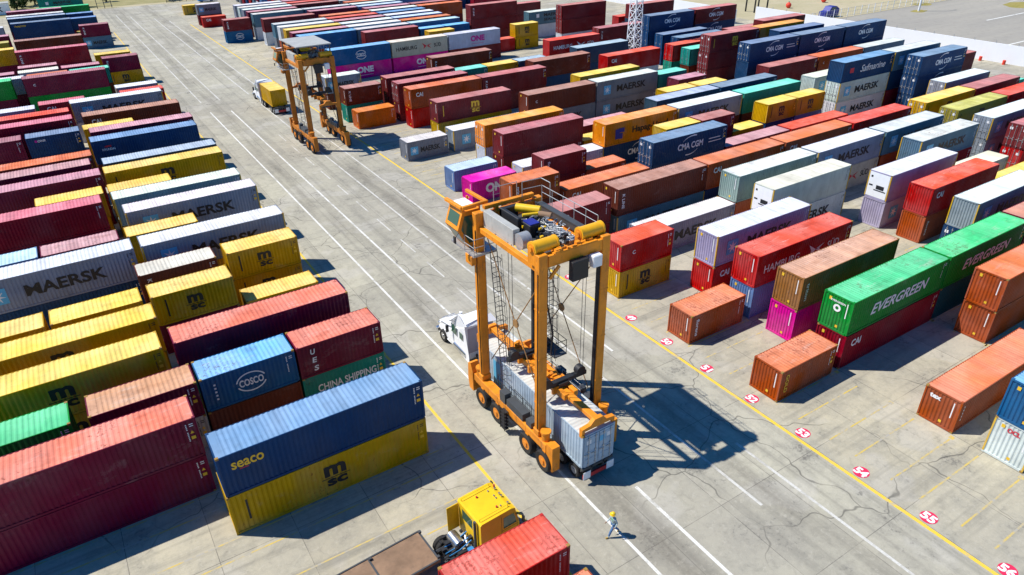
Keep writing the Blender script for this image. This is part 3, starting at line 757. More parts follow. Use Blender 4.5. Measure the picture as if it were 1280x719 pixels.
    b = MB(); b.cyl((-.2, 2.5, 14.95), (.75, 1.3, 14.95), .26, 14); b.cyl((-.6, 1.2, 15.0), (.3, .9, 15.0), .1, 8); b.build('air_filter', 'yellow', root)
    b = MB(); b.cyl((.55, 1.2, 14.8), (1.0, .5, 14.8), .2, 12); b.build('silencer', 'rust', root)
    b = MB(); rr = random.Random(3); b.box(-.3, 1.15, -2.0, 1.5, 14.035, 14.3)
    for k in range(120):
        x, y = rr.uniform(-.3, 1.15), rr.uniform(-2.0, 1.5); z = 14.05 + rr.uniform(.2, .75); a = rr.uniform(0, 3.1); l = rr.uniform(.15, .5)
        b.cyl((x, y, z), (x + l*math.cos(a), y + l*math.sin(a), z + rr.uniform(-.1, .1)), rr.uniform(.018, .05), 5)
    b.build('pipework', 'galv', root)
    b = MB()
    for k in range(44):
        x, y = rr.uniform(-1.0, 1.0), rr.uniform(-2.2, 2.4); b.cbox((x, y, 14.05 + rr.uniform(.1, .45)), (rr.uniform(.08, .35), rr.uniform(.08, .35), rr.uniform(.1, .4)))
    b.build('engine_fittings', 'black', root)
    b = MB()
    for k in range(10):
        x, y = rr.uniform(-1.0, 1.0), rr.uniform(-2.2, 2.4); b.cbox((x, y, 14.4 + rr.uniform(.1, .3)), (rr.uniform(.06, .2), rr.uniform(.06, .2), rr.uniform(.06, .2)))
    b.build('small_fittings', 'yellow', root)
    b = MB(); b.cyl((-.7, 2.2, 14.3), (-.7, 2.2, 14.75), .09, 8); b.build('extinguisher', 'red', root)
    b = MB(); b.box(-.8, -.15, .05, .85, 14.8, 14.86); b.build('radiator_lid', 'logo_navy', root)
    b = MB(); b.cyl((-1.9, -.35, 14.25), (-1.25, -.35, 14.25), .5, 16); b.build('cable_reel', 'galv', root)
    for x0, x1 in ((-2.45, -.95), (.75, 2.25)):
        b = MB(); b.cyl((x0, -2.55, 14.9), (x1, -2.55, 14.9), .38, 22); b.cyl((x0 - .05, -2.55, 14.9), (x0 + .06, -2.55, 14.9), .41, 22); b.cyl((x1 - .06, -2.55, 14.9), (x1 + .05, -2.55, 14.9), .41, 22)
        d = b.build('hoist_drum', 'drum', root)
        for x in (x0 - .06, x1):
            b = MB(); b.cyl((x - .02, -2.55, 14.9), (x + .08, -2.55, 14.9), .30, 16); b.box(x + .004, x + .056, -2.9, -2.2, 13.95, 14.8)
            if x < x0: b.cyl((x - .12, -2.55, 14.9), (x + .01, -2.55, 14.9), .17, 10)
            b.build('drum_flange', 'orange', d)
    b = MB(); b.box(-.55, .55, -3.75, -3.35, 12.75, 13.95); b.build('electric_cabinet', 'black', root, .02)
    b = MB(); b.box(.85, 1.5, -3.8, -3.35, 13.2, 13.95); b.build('lamp_box', 'white', root, .05)
    b = MB()
    for x, y0, y1 in ((2.25, -2.3, 3.3),):
        for z in (15.1, 15.55): b.tube([(x, y0, z), (x, y1, z)], .025)
        for k in range(6): y = y0 + (y1 - y0)*k/5; b.tube([(x, y, 14.5), (x, y, 15.55)], .025)
    b.tube([(.9, 3.5, 15.0), (.9, 3.5, 16.0), (2.25, 3.4, 16.0), (2.25, 2.4, 16.0), (2.25, 2.4, 14.5)], .03); b.tube([(.9, 3.5, 15.5), (2.25, 3.4, 15.5)], .025)
    b.tube([(-.9, 3.95, 15.0), (-.9, 3.95, 15.9), (.8, 3.95, 15.9), (.8, 3.95, 15.0)], .025)
    b.build('handrail', 'galv', root)
    b = MB(); rr = random.Random(5); b.box(-1.5, 1.5, -3.25, -2.95, 14.55, 14.61)
    for k in range(16):
        x = rr.uniform(-1.3, 1.2); b.cbox((x, -3.1 + rr.uniform(-.15, .15), 14.6 + rr.uniform(0, .12)), (rr.uniform(.08, .3), rr.uniform(.08, .25), rr.uniform(.08, .2)))
    b.build('sheave_blocks', 'orange', root)
    # cab
    cab = MB(); cab.prism([(-1.65, 12.15), (-2.6, 12.15), (-3.3, 13.45), (-2.9, 14.62), (-1.65, 14.62)], 4.35, 6.0, 'y')
    co = cab.build('cab', 'orange', root, .03)
    g = MB()
    def slant(p, q, y0, y1, off=.015):
        n = Vector((q[1] - p[1], 0, -(q[0] - p[0]))).normalized()
        n = n if n.x < 0 else -n
        P = [Vector((p[0], y0, p[1])), Vector((p[0], y1, p[1])), Vector((q[0], y1, q[1])), Vector((q[0], y0, q[1]))]
        g.face([v + n*off for v in P])
    slant((-2.66, 12.27), (-3.23, 13.33), 4.5, 5.85); slant((-3.22, 13.68), (-2.97, 14.42), 4.55, 5.8)
    y = 4.335; g.face([(-2.55, y, 12.45), (-1.85, y, 12.45), (-1.85, y, 14.3), (-2.8, y, 14.3), (-3.05, y, 13.45)])
    g.build('cab_window', 'glass', co)
    b = MB(); b.beam((-3.1, 6.1, 14.95), (-3.0, 4.2, 14.95), .22, .2); b.beam((-3.0, 4.2, 14.95), (-1.3, 4.2, 15.0), .2, .2); b.beam((-1.3, 4.1, 15.0), (-1.4, 6.5, 15.0), .2, .2)
    for x, y in ((-2.9, 4.4), (-1.7, 4.4), (-2.9, 5.9), (-1.7, 5.9)): b.box(x - .06, x + .06, y - .06, y + .06, 14.6, 14.9)
    b.build('roof_guard', 'orange', root, .02)
    b = MB(); b.box(-2.75, -1.9, 4.6, 5.8, 14.62, 14.88); b.build('air_conditioner', 'white', root, .05)
    b = MB(); b.box(-2.9, -1.2, 3.2, 6.1, 11.95, 12.1); b.build('cab_platform', 'galv', root)
    b = MB(); b.box(-2.95, -2.6, 3.4, 4.2, 11.3, 11.95); b.build('cab_bracket', 'orange', root, .03)
    b = MB()
    for z in (12.6, 13.15): b.tube([(-2.9, 4.3, z), (-2.85, 3.22, z), (-1.25, 3.22, z)], .025)
    for p in ((-2.85, 3.22), (-2.1, 3.22), (-1.25, 3.22), (-2.9, 4.3)): b.tube([(*p, 12.1), (*p, 13.15)], .025)
    b.build('handrail', 'galv', root)
    b = MB(); b.tube([(-3.2, 4.4, 13.3), (-3.6, 4.2, 13.1)], .02); b.cbox((-3.62, 4.2, 13.0), (.08, .25, .45)); b.build('mirror', 'black', root, .03)
    # ladders
    def ladder(p0, p1, w, name, cage):
        p0, p1 = Vector(p0), Vector(p1); b = MB(); n = int((p1 - p0).length / .34); a = Vector((w/2, 0, 0))
        for s in (-1, 1): b.tube([p0 + a*s, p1 + a*s], .03)
        for k in range(n + 1): q = p0.lerp(p1, k/n); b.tube([q - a, q + a], .02)
        if cage:
            for k in range(2, n, 3):
                q = p0.lerp(p1, k/n); b.tube([q - a, q - a + Vector((0, -.55, 0)), q + Vector((0, -.75, 0)), q + a + Vector((0, -.55, 0)), q + a], .018)
            for o in (Vector((-w/2, -.55, 0)), Vector((0, -.75, 0)), Vector((w/2, -.55, 0))): b.tube([p0.lerp(p1, .12) + o, p1 + o], .015)
        b.build(name, 'galv' if not cage else 'dark', root)
    ladder((-1.45, 2.2, 2.7), (-1.5, 3.15, 12.0), .5, 'ladder', True)
    ladder((1.3, 1.0, 3.0), (.95, .4, 13.6), .5, 'ladder', True)
    b = MB(); b.box(.9, 1.9, -.2, 1.6, 4.85, 4.93); b.build('ladder_landing', 'dark', root)
    b = MB()
    for z in (5.5, 6.0): b.tube([(.9, -.2, z), (1.85, -.2, z), (1.85, 1.6, z)], .025)
    for p in ((.9, -.2), (1.85, -.2), (1.85, .7), (1.85, 1.6)): b.tube([(*p, 4.9), (*p, 6.0)], .025)
    b.tube([(.6, .9, 13.4), (.9, .7, 11), (.75, .5, 8.8), (1.1, .3, 6.5), (.9, .2, 5)], .07); b.build('hose_bundle', 'black', root)
    # bracing rods
    b = MB()
    for x in (-1.75, 1.75):
        for z0, z1 in ((3.3, 13.0),):
            b.tube([(x, -2.75, z0 + .4), (x, 3.45, z1)], .035); b.tube([(x, 3.45, z0 + .4), (x, -2.75, z1)], .035)
            b.cyl((x - .05, .3, 8.3), (x + .05, .3, 8.3), .28, 10)
    b.build('tie_rod', 'brown_rod', root)
    # spreader
    sp = empty('spreader', (0, 0, sz)); sp.parent = root
    b = MB(); X0 = -.2
    for x in (-.62, .12): b.box(x, x + .3, -3.4, 3.3, .15, .58)
    b.box(-.42, .02, -5.9, 5.7, .2, .5)
    for y in (-2.5, -1.2, .2, 1.4, 2.6): b.box(-.85, .45, y, y + .2, .1, .62)
    b.build('spreader_beam', 'orange', sp, .02)
    for s in (-1, 1):
        y = -.1 + s*5.98
        b = MB(); b.prism([(X0 - 1.22, -.42), (X0 - 1.22, .22), (X0 - .6, .30), (X0 - .3, .62), (X0 + .3, .62), (X0 + .6, .30), (X0 + 1.22, .22), (X0 + 1.22, -.42), (X0 + 1.1, -.42), (X0 + 1.0, .02), (X0 - 1.0, .02), (X0 - 1.1, -.42)], y - .14, y + .14, 'y')
        b.build('spreader_end_beam', 'orange', sp)
    for y in (-2.35, 1.35):
        b = MB(); b.box(-1.75, 1.75, y - .16, y + .16, .72, 1.0); b.cyl((-1.3, y - .2, 1.15), (-1.3, y + .2, 1.15), .33, 14); b.cyl((1.3, y - .2, 1.15), (1.3, y + .2, 1.15), .33, 14); b.box(-.5, .3, y - .3, y + .3, .6, .85)
        b.build('crosshead', 'black', sp)
    b = MB(); rr = random.Random(9)
    for k in range(14): b.cbox((-.2 + rr.uniform(-.6, .6), rr.uniform(-2.6, 3.2), .65 + rr.uniform(0, .15)), (rr.uniform(.1, .35), rr.uniform(.1, .4), rr.uniform(.1, .3)))
    b.build('spreader_fittings', 'orange', sp)
    b = MB()
    for x in (-1.55, -1.3, 1.3, 1.55):
        for y in (-2.35, 1.35): b.tube([(x, y, sz + 1.2), (x, y, 13.9)], .022, 4)
    b.tube([(-1.65, -2.7, sz + 1.2), (-1.65, -2.7, 13.9)], .03, 4); b.tube([(.4, 1.3, sz + 1.2), (.3, .6, sz + 4), (.45, .5, 13.5)], .06)
    b.build('hoist_cable', 'wire', root)
    if roofed:
        b = MB(); b.box(-2.35, 2.4, -2.9, 4.0, 16.15, 16.28); b.build('engine_roof', 'grey', root)
        b = MB()
        for x in (-2.2, 2.2):
            for y in (-2.7, 3.8): b.box(x - .06, x + .06, y - .06, y + .06, 13.9, 16.15)
        b.build('roof_post', 'dark', root)
        lower = lambda z: z if z < 5 else (5 + (z - 5)*.70 if z < 13 else z - 2.4)      # the older, lower carrier
        for o in list(root.children) + [c for ch in root.children for c in ch.children]:
            if o.data and o.parent is not sp:
                for v in o.data.vertices: v.co.z = lower(v.co.z)
        sp.location.z = lower(sz)
        def older(o):
            for ch in o.children:
                if ch.data and ch.data.materials and ch.data.materials[0] is MAT['orange']: ch.data.materials[0] = MAT['orange_old']
                older(ch)
        older(root)
    return root

straddle_carrier((21.35, 30.5, 0), 4.02, 'tall orange carrier straddling a white truck and grey container', False)
straddle_carrier((29.4, 97.4, 0), 7.4, 'distant orange carrier with a flat grey roof and an empty spreader', True)

# ------------------------------------------------------------------ trailers and trucks
def skeletal_trailer(loc, rz, L, label, axles=2, reflectors=True):
    """chassis along local +X (front), rear at x = 0"""
    root = empty('container_trailer', loc, rz); tag(root, label, 'trailer', 'container trailers')
    b = MB()
    for y in (-.5, .42): b.box(0.1, L, y, y + .1, .82, 1.2)
    for x in (0.1, L*.33, L*.66, L - .3): b.box(x, x + .2, -1.18, 1.18, 1.05, 1.21)
    b.build('chassis_frame', 'dark', root)
    for k in range(axles):
        x = 1.0 + k*1.3
        for s in (-1, 1):
            for o in (0, .3): wheel(root, (x, s*(1.05 - o), .5), .5, .27, 'y', 'galv', s)
        a = MB(); a.cyl((x, -.9, .5), (x, .9, .5), .08, 8); a.build('axle', 'black', root)
    b = MB(); b.box(0, .1, -1.15, 1.15, .45, .75); b.build('rear_bumper', 'red', root)
    if reflectors:
        for s in (-1, 1):
            m = MB(); m.box(-.02, 0.0, min(s*.62, s*1.18), max(s*.62, s*1.18), .42, 1.0); m.build('mud_flap', 'white', root)
    b = MB()
    for s in (-1, 1): b.box(L*.72, L*.72 + .15, s*.5 - .08, s*.5 + .08, .15, .9)
    b.build('landing_leg', 'dark', root)
    return root
skeletal_trailer((21.15, 24.05, 0), R(90), 12.3, 'skeletal trailer under the grey container inside the near carrier')
o = loose_container((21.15, 24.2 + 6.096, 1.215), R(90), 12.192, 'sil/ds', 'carried', 'grey-white container with double doors clasped under the near carrier')
t = link('emblem', plate_mesh(.42, .42), MAT['logo_blue'], o); t.location = (-6.096 - .06, -.25, 1.9); t.rotation_euler = ROT_END
t = link('side_panel', plate_mesh(.9, 1.8), MAT['logo_blue'], o); t.location = (3.6, W/2 - .015, 1.25); t.rotation_euler = (R(90), 0, R(180))

def road_tractor(loc, rz, label, body):
    """conventional truck with sleeper; local +X is forward, x = 0 at the back of the sleeper"""
    root = empty('semi_truck', loc, rz); tag(root, label, 'truck', 'road trucks')
    b = MB()
    prof = [(0, 1.1), (0, 3.5), (.3, 3.75), (1.5, 3.75), (2.35, 3.0), (2.6, 2.85), (3.15, 2.05), (4.7, 1.72), (5.15, 1.4), (5.25, .75), (4.6, .62), (3.0, .55), (0, .55)]
    b.prism([(x, z) for x, z in prof], -1.18, 1.18, 'y')
    me = b.mesh('truck_body')
    bm = bmesh.new(); bm.from_mesh(me)
    bmesh.ops.remove_doubles(bm, verts=bm.verts, dist=.001)
    for v in bm.verts:
        if v.co.x > 2.9: v.co.y *= .84 if v.co.z < 1.6 else .74
        if v.co.z > 3.6: v.co.y *= .88
    bm.to_mesh(me); bm.free()
    bo = link('truck_body', me, body, root, .17); bo.modifiers[0].segments = 3
    n = Vector((.85, 0, .5)).normalized()*.03
    g = MB(); g.face([Vector(p) + n for p in ((2.63, -.95, 2.8), (2.63, .95, 2.8), (3.06, .95, 2.12), (3.06, -.95, 2.12))]); g.build('windscreen', 'glass', bo)
    for s in (-1, 1):
        g = MB(); g.face([(1.75, s*1.192, 1.95), (2.5, s*1.192, 1.95), (2.3, s*1.192, 2.75), (1.75, s*1.192, 2.75)]); g.build('window', 'glass', bo)
        g = MB(); g.face([(.75, s*1.192, 2.0), (1.2, s*1.192, 2.0), (1.2, s*1.192, 2.6), (.75, s*1.192, 2.6)]); g.build('window', 'glass', bo)
    b = MB(); b.box(-.012, 0.0, -1.1, 1.1, 1.2, 3.4); b.build('sleeper_back', 'lilac', root)
    b = MB(); b.box(5.24, 5.3, -.6, .6, .9, 1.5); b.build('grille', 'chrome', root)
    b = MB(); b.box(5.1, 5.45, -1.15, 1.15, .45, .8); b.build('bumper', 'chrome', root, .05)
    for s in (-1, 1):
        h = MB(); h.cbox((5.14, s*.85, 1.2), (.2, .28, .25)); h.build('headlight', 'chrome', root, .04)
        m = MB(); m.cbox((2.75, s*1.42, 2.1), (.12, .22, .6)); m.tube([(2.75, s*1.2, 2.3), (2.75, s*1.42, 2.3)], .02); m.build('mirror', 'black', root)
        wheel(root, (4.2, s*1.02, .52), .52, .3, 'y', 'chrome', s)
        t = MB(); t.cyl((.4, s*.95, .75), (2.3, s*.95, .75), .3, 14); t.build('fuel_tank', 'chrome', root)
        for x in (-.9, -2.2):
            for q in (0, .3): wheel(root, (x, s*(1.05 - q), .5), .5, .27, 'y', 'chrome', s)
    b = MB(); b.box(-2.9, 3.5, -.5, -.38, .65, .95); b.box(-2.9, 3.5, .38, .5, .65, .95); b.box(-1.9, -.8, -.5, .5, .95, 1.02); b.build('chassis_frame', 'black', root)
    return root
road_tractor((21.35, 38.5, 0), R(90), 'white truck with a sleeper cab in front of the near carrier', 'white')
road_tractor((29.0, 122.9, 0), R(90), 'small white truck pulling a yellow container past the far carrier', 'white')
skeletal_trailer((29.0, 114.6, 0), R(90), 7.6, 'short trailer under the yellow container beside the far carrier')
loose_container((29.0, 115.4 + 3.05, 1.215), R(90), 6.058, 'yel:MSC', 'bgtruck', 'short yellow container riding on the far truck trailer')

# yellow terminal tractor with a flat trailer
def terminal_tractor(loc, rz):
    root = empty('terminal_tractor', loc, rz); tag(root, 'yellow terminal tractor with an open cab door near the walking man', 'tractor')
    b = MB(); b.prism([(-1.2, .75), (1.25, .75), (1.3, 1.6), (1.02, 2.86), (.75, 2.95), (-1.12, 2.95), (-1.2, 2.85)], -1.15, 1.15, 'y'); c = b.build('cab', 'yellow', root, .09); c.modifiers[0].segments = 2
    for s in (-1, 1):
        g = MB(); g.face([(.25, s*1.16, 1.75), (1.1, s*1.16, 1.75), (.95, s*1.16, 2.55), (.25, s*1.16, 2.55)]); g.build('window', 'glass', c)
    g = MB(); g.face([(1.32, -.95, 1.65), (1.32, .95, 1.65), (1.08, .95, 2.75), (1.08, -.95, 2.75)]); g.build('windscreen', 'glass', c)
    g = MB(); g.face([(-1.21, -.3, 1.9), (-1.21, .7, 1.9), (-1.21, .7, 2.6), (-1.21, -.3, 2.6)]); g.build('window', 'glass', c)
    for y in (-.7, -.1, .1, .55):
        b = MB(); b.cyl((.85, y, 2.9), (.85, y, 3.03), .06, 8); b.build('roof_lamp', 'chrome', root)
        x = .55 - abs(y)*.2; b = MB(); b.cyl((x, y + .05, 2.95), (x, y + .05, 3.01), .05, 8); b.build('roof_lamp', 'chrome', root)
    for x, y in ((-.3, .6), (.2, -.6), (.95, .75)):
        b = MB(); b.cyl((x, y, 2.9), (x, y, 3.04), .055, 8); b.build('beacon', 'red', root)
    b = MB()
    for s in (-1, 1):
        for x in (.12, 1.14): b.box(x, x + .018, s*1.152 - .004, s*1.152 + .004, .85, 2.7)
        b.box(.12, 1.15, s*1.152 - .004, s*1.152 + .004, 1.62, 1.64)
    b.build('door_seam', 'black', c)
    for s in (-1, 1):
        b = MB(); b.tube([(1.05, s*1.15, 2.4), (1.3, s*1.5, 2.4)], .02); b.cbox((1.3, s*1.52, 2.2), (.06, .2, .5)); b.build('mirror', 'black', root)
        b = MB(); b.cbox((1.66, s*.8, .75), (.05, .24, .16)); b.build('headlight', 'chrome', root)
        b = MB(); b.box(.3, 1.2, s*1.0 - .16, s*1.0 + .16, 1.02, 1.06); b.build('mudguard', 'black', root)
    b = MB()
    for y in (-.9, .9): b.tube([(-1.1, y, 2.95), (-1.1, y, 3.1), (.7, y, 3.1), (.7, y, 2.95)], .018)
    b.build('roof_rail', 'yellow', root)
    d = MB(); d.box(-1.95, -1.22, 1.05, 1.12, .95, 2.75); d.build('cab_door', 'yellow', root, .02)
    b = MB()
    for y in (-.5, .38): b.box(-3.4, 1.6, y, y + .12, .6, .85)
    b.box(1.3, 1.65, -1.1, 1.1, .45, .95); b.build('chassis_frame', 'dark', root)
    b = MB(); b.cyl((-2.0, -.25, 1.15), (-2.0, .65, 1.15), .33, 14); b.cyl((-1.7, -.6, .95), (-1.4, .2, 1.3), .12, 8); b.build('air_tank', 'chrome', root)
    b = MB(); rr = random.Random(4)
    for k in range(26):
        x, y = rr.uniform(-3.1, -1.3), rr.uniform(-.9, .9); b.cbox((x, y, .9 + rr.uniform(0, .35)), (rr.uniform(.06, .4), rr.uniform(.06, .25), rr.uniform(.05, .3)))
    b.build('engine_parts', 'black', root)
    b = MB()
    for y, x in ((-.3, -1.5), (-.55, -1.45), (.1, -1.35)): b.tube([(x, y, 1.5), (x - .7, y + .1, 1.1), (x - 1.4, y + .05, 1.15)], .035)
    b.cbox((-1.65, -.75, 1.0), (.3, .25, .35)); b.build('air_hose', 'blue', root)
    b = MB(); b.cyl((-1.32, -.75, 1.0), (-1.32, -.75, 2.95), .08, 10); b.build('exhaust_stack', 'dark', root)
    b = MB(); b.cyl((-2.5, 0, .92), (-2.5, 0, .98), .45, 16); b.build('fifth_wheel', 'black', root)
    for s in (-1, 1):
        wheel(root, (.75, s*.98, .5), .5, .3, 'y', 'yellow', s)
        for q in (0, .3): wheel(root, (-2.5, s*(1.0 - q), .5), .5, .27, 'y', 'yellow', s)
    return root
terminal_tractor((13.1, 23.75, 0), R(3.0))
ft = empty('flatbed_trailer', (-2.6, 23.55, 0), R(3.0)); tag(ft, 'rusty brown flatbed trailer hitched behind the yellow tractor', 'trailer', 'container trailers')
b = MB(); b.box(0, 12.3, -1.18, 1.18, 1.22, 1.36)
b.build('deck', 'rust', ft)
b = MB()
for y in (-1.18, 1.10): b.box(0, 12.3, y, y + .08, 1.36, 1.40)
for x in (3.0, 6.1, 9.2, 12.2): b.box(x, x + .1, -1.1, 1.1, 1.36, 1.385)
for x in (9.25, 12.2):
    for y in (-1.08, .93): b.box(x, x + .15, y, y + .15, 1.385, 1.5)
b.build('deck_edge', 'dark', ft)
b = MB(); b.box(.2, 12.0, -.5, -.4, .85, 1.22); b.box(.2, 12.0, .4, .5, .85, 1.22); b.build('chassis_frame', 'dark', ft)
for k in range(2):
    for s in (-1, 1):
        for q in (0, .3): wheel(ft, (1.2 + k*1.3, s*(1.02 - q), .5), .5, .27, 'y', 'galv', s)

skeletal_trailer((8.3, 19.65, 0), 0, 6.6, 'trailer carrying the short red container at the bottom edge')
loose_container((8.62 + 3.05, 19.65, 1.215), 0, 6.058, 'red:/w', 'fronta', 'short faded red container on a trailer beside the yellow tractor')
skeletal_trailer((1.9, 15.6, 0), 0, 12.6, 'trailer carrying the salmon container cut by the bottom edge')
loose_container((2.2 + 6.1, 15.6, 1.215), 0, 12.192, 'rst', 'frontb', 'salmon container showing only a corner at the bottom edge')

# ------------------------------------------------------------------ walking man
def person(loc, rz):
    root = empty('person', loc, rz); tag(root, 'man in yellow hard hat and green vest walking across the concrete', 'person')
    def skin_obj(name, verts, edges, radii, mat, parent, sub=2, rootv=0):
        me = bpy.data.meshes.new(name); me.from_pydata(verts, edges, []); o = bpy.data.objects.new(name, me); COL.objects.link(o); o.parent = parent
        me.materials.append(MAT[mat] if isinstance(mat, str) else mat)
        m = o.modifiers.new('skin', 'SKIN'); m.use_smooth_shade = True
        for i, r in enumerate(radii):
            sv = me.skin_vertices[0].data[i]; sv.radius = (r, r) if not isinstance(r, tuple) else r; sv.use_root = (i == rootv)
        s = o.modifiers.new('sub', 'SUBSURF'); s.levels = sub; s.render_levels = sub
        return o
    # local +X forward, stride with the right leg ahead
    V = [(0, 0, .95), (.02, 0, 1.12), (.03, 0, 1.32), (.05, 0, 1.46), (.07, 0, 1.53), (.09, 0, 1.62), (.10, 0, 1.72),
         (0, .10, .92), (.20, .10, .53), (.33, .10, .13), (.36, .10, .07), (.54, .10, .05),
         (0, -.10, .92), (-.10, -.10, .50), (-.40, -.10, .16), (-.44, -.10, .10), (-.30, -.10, .04),
         (.03, .19, 1.42), (-.08, .24, 1.14), (.04, .25, .92), (.08, .25, .86),
         (.03, -.19, 1.42), (.12, -.24, 1.14), (.30, -.23, .98), (.35, -.22, .95)]
    E_ = [(0, 1), (1, 2), (2, 3), (3, 4), (4, 5), (5, 6), (0, 7), (7, 8), (8, 9), (9, 10), (10, 11), (0, 12), (12, 13), (13, 14), (14, 15), (15, 16), (2, 17), (17, 18), (18, 19), (19, 20), (2, 21), (21, 22), (22, 23), (23, 24)]
    rad = [.125, .12, .14, .09, .058, .085, .08, .095, .065, .045, .042, .03, .095, .065, .045, .042, .03, .062, .046, .034, .03, .062, .046, .034, .03]
    skin_obj('body', V, E_, rad, 'shirt', root)
    # trousers and vest follow the body
    skin_obj('trousers', [V[0], V[7], V[8], V[9], V[12], V[13], V[14]], [(0, 1), (1, 2), (2, 3), (0, 4), (4, 5), (5, 6)], [.137, .106, .078, .06, .106, .078, .06], 'jeans', root)
    skin_obj('vest', [V[0], V[1], V[2], (.04, 0, 1.42)], [(0, 1), (1, 2), (2, 3)], [(.14, .14), (.142, .14), (.165, .155), (.10, .12)], 'vest', root)
    for z, r in ((1.14, .158), (1.26, .166)):
        b = MB(); b.cyl((.022, 0, z), (.024, 0, z + .045), r, 16, caps=False); b.build('reflective_band', 'white', root)
    for s, p in ((1, V[11]), (-1, V[16])):
        q = V[10] if s > 0 else V[15]
        skin_obj('boot', [(q[0] - .03, q[1], q[2]), (q[0] + .05, q[1], max(.055, q[2] - .02)), (p[0], p[1], p[2])], [(0, 1), (1, 2)], [.056, .055, .042], 'boot', root)
    h = MB(); bm = bmesh.new(); bmesh.ops.create_uvsphere(bm, u_segments=16, v_segments=12, radius=.105)
    for v in bm.verts: v.co.z *= 1.22; v.co.x *= 1.08
    me = bpy.data.meshes.new('head'); bm.to_mesh(me); bm.free(); me.polygons.foreach_set('use_smooth', [True]*len(me.polygons))
    hd = link('head', me, 'skin', root); hd.location = (.10, 0, 1.665)
    for y in (-.035, .035):
        e = MB(); e.cyl((.10, y, .01), (.112, y, .01), .013, 8); e.build('eye', 'black', hd)
        e = MB(); e.cyl((.0, y*3.1, -.03), (.0, y*3.1 + math.copysign(.012, y), .03), .03, 8); e.build('ear', 'skin', hd)
    e = MB(); e.prism([(.105, .0), (.135, -.035), (.105, -.04)], -.014, .014, 'y'); e.build('nose', 'skin', hd)
    e = MB(); e.box(.100, .112, -.025, .025, -.075, -.065); e.build('mouth', 'dot', hd)
    bm = bmesh.new(); bmesh.ops.create_uvsphere(bm, u_segments=18, v_segments=12, radius=.135)
    bmesh.ops.delete(bm, geom=[v for v in bm.verts if v.co.z < -.01], context='VERTS')
    for v in bm.verts: v.co.x *= 1.12
    me = bpy.data.meshes.new('hard_hat'); bm.to_mesh(me); bm.free(); me.polygons.foreach_set('use_smooth', [True]*len(me.polygons))
    ht = link('hard_hat', me, 'hat', root); ht.location = (.10, 0, 1.72)
    br = MB(); br.cyl((.03, 0, -.012), (.03, 0, .0), .165, 18); br.build('brim', 'hat', ht)
    # hands: palm and five curled fingers
    for s, wv, d in ((1, V[20], Vector((.25, 0, -.97))), (-1, V[24], Vector((.9, 0, -.42)))):
        w = Vector(wv); verts = [tuple(w - d*.04), tuple(w + d*.05)]; ed = [(0, 1)]; ra = [.028, .036]
        side = Vector((-d.z, 0, d.x))
        for k in range(4):
            st = w + d*.06 + side*(.027 - .018*k); n0 = len(verts); l = (.070, .078, .074, .058)[k]
            verts += [tuple(st), tuple(st + d*l*.55), tuple(st + d*l*.85 + Vector((0, -s*.028, 0)))]; ed += [(1, n0), (n0, n0 + 1), (n0 + 1, n0 + 2)]; ra += [.010, .009, .008]
        n0 = len(verts); verts += [tuple(w + d*.01 + side*.045 + Vector((0, -s*.01, 0))), tuple(w + d*.06 + side*.06 + Vector((0, -s*.03, 0)))]; ed += [(0, n0), (n0, n0 + 1)]; ra += [.012, .010]
        skin_obj('hand', verts, ed, ra, 'skin', root, 1)
person((19.1, 20.15, 0), R(168))

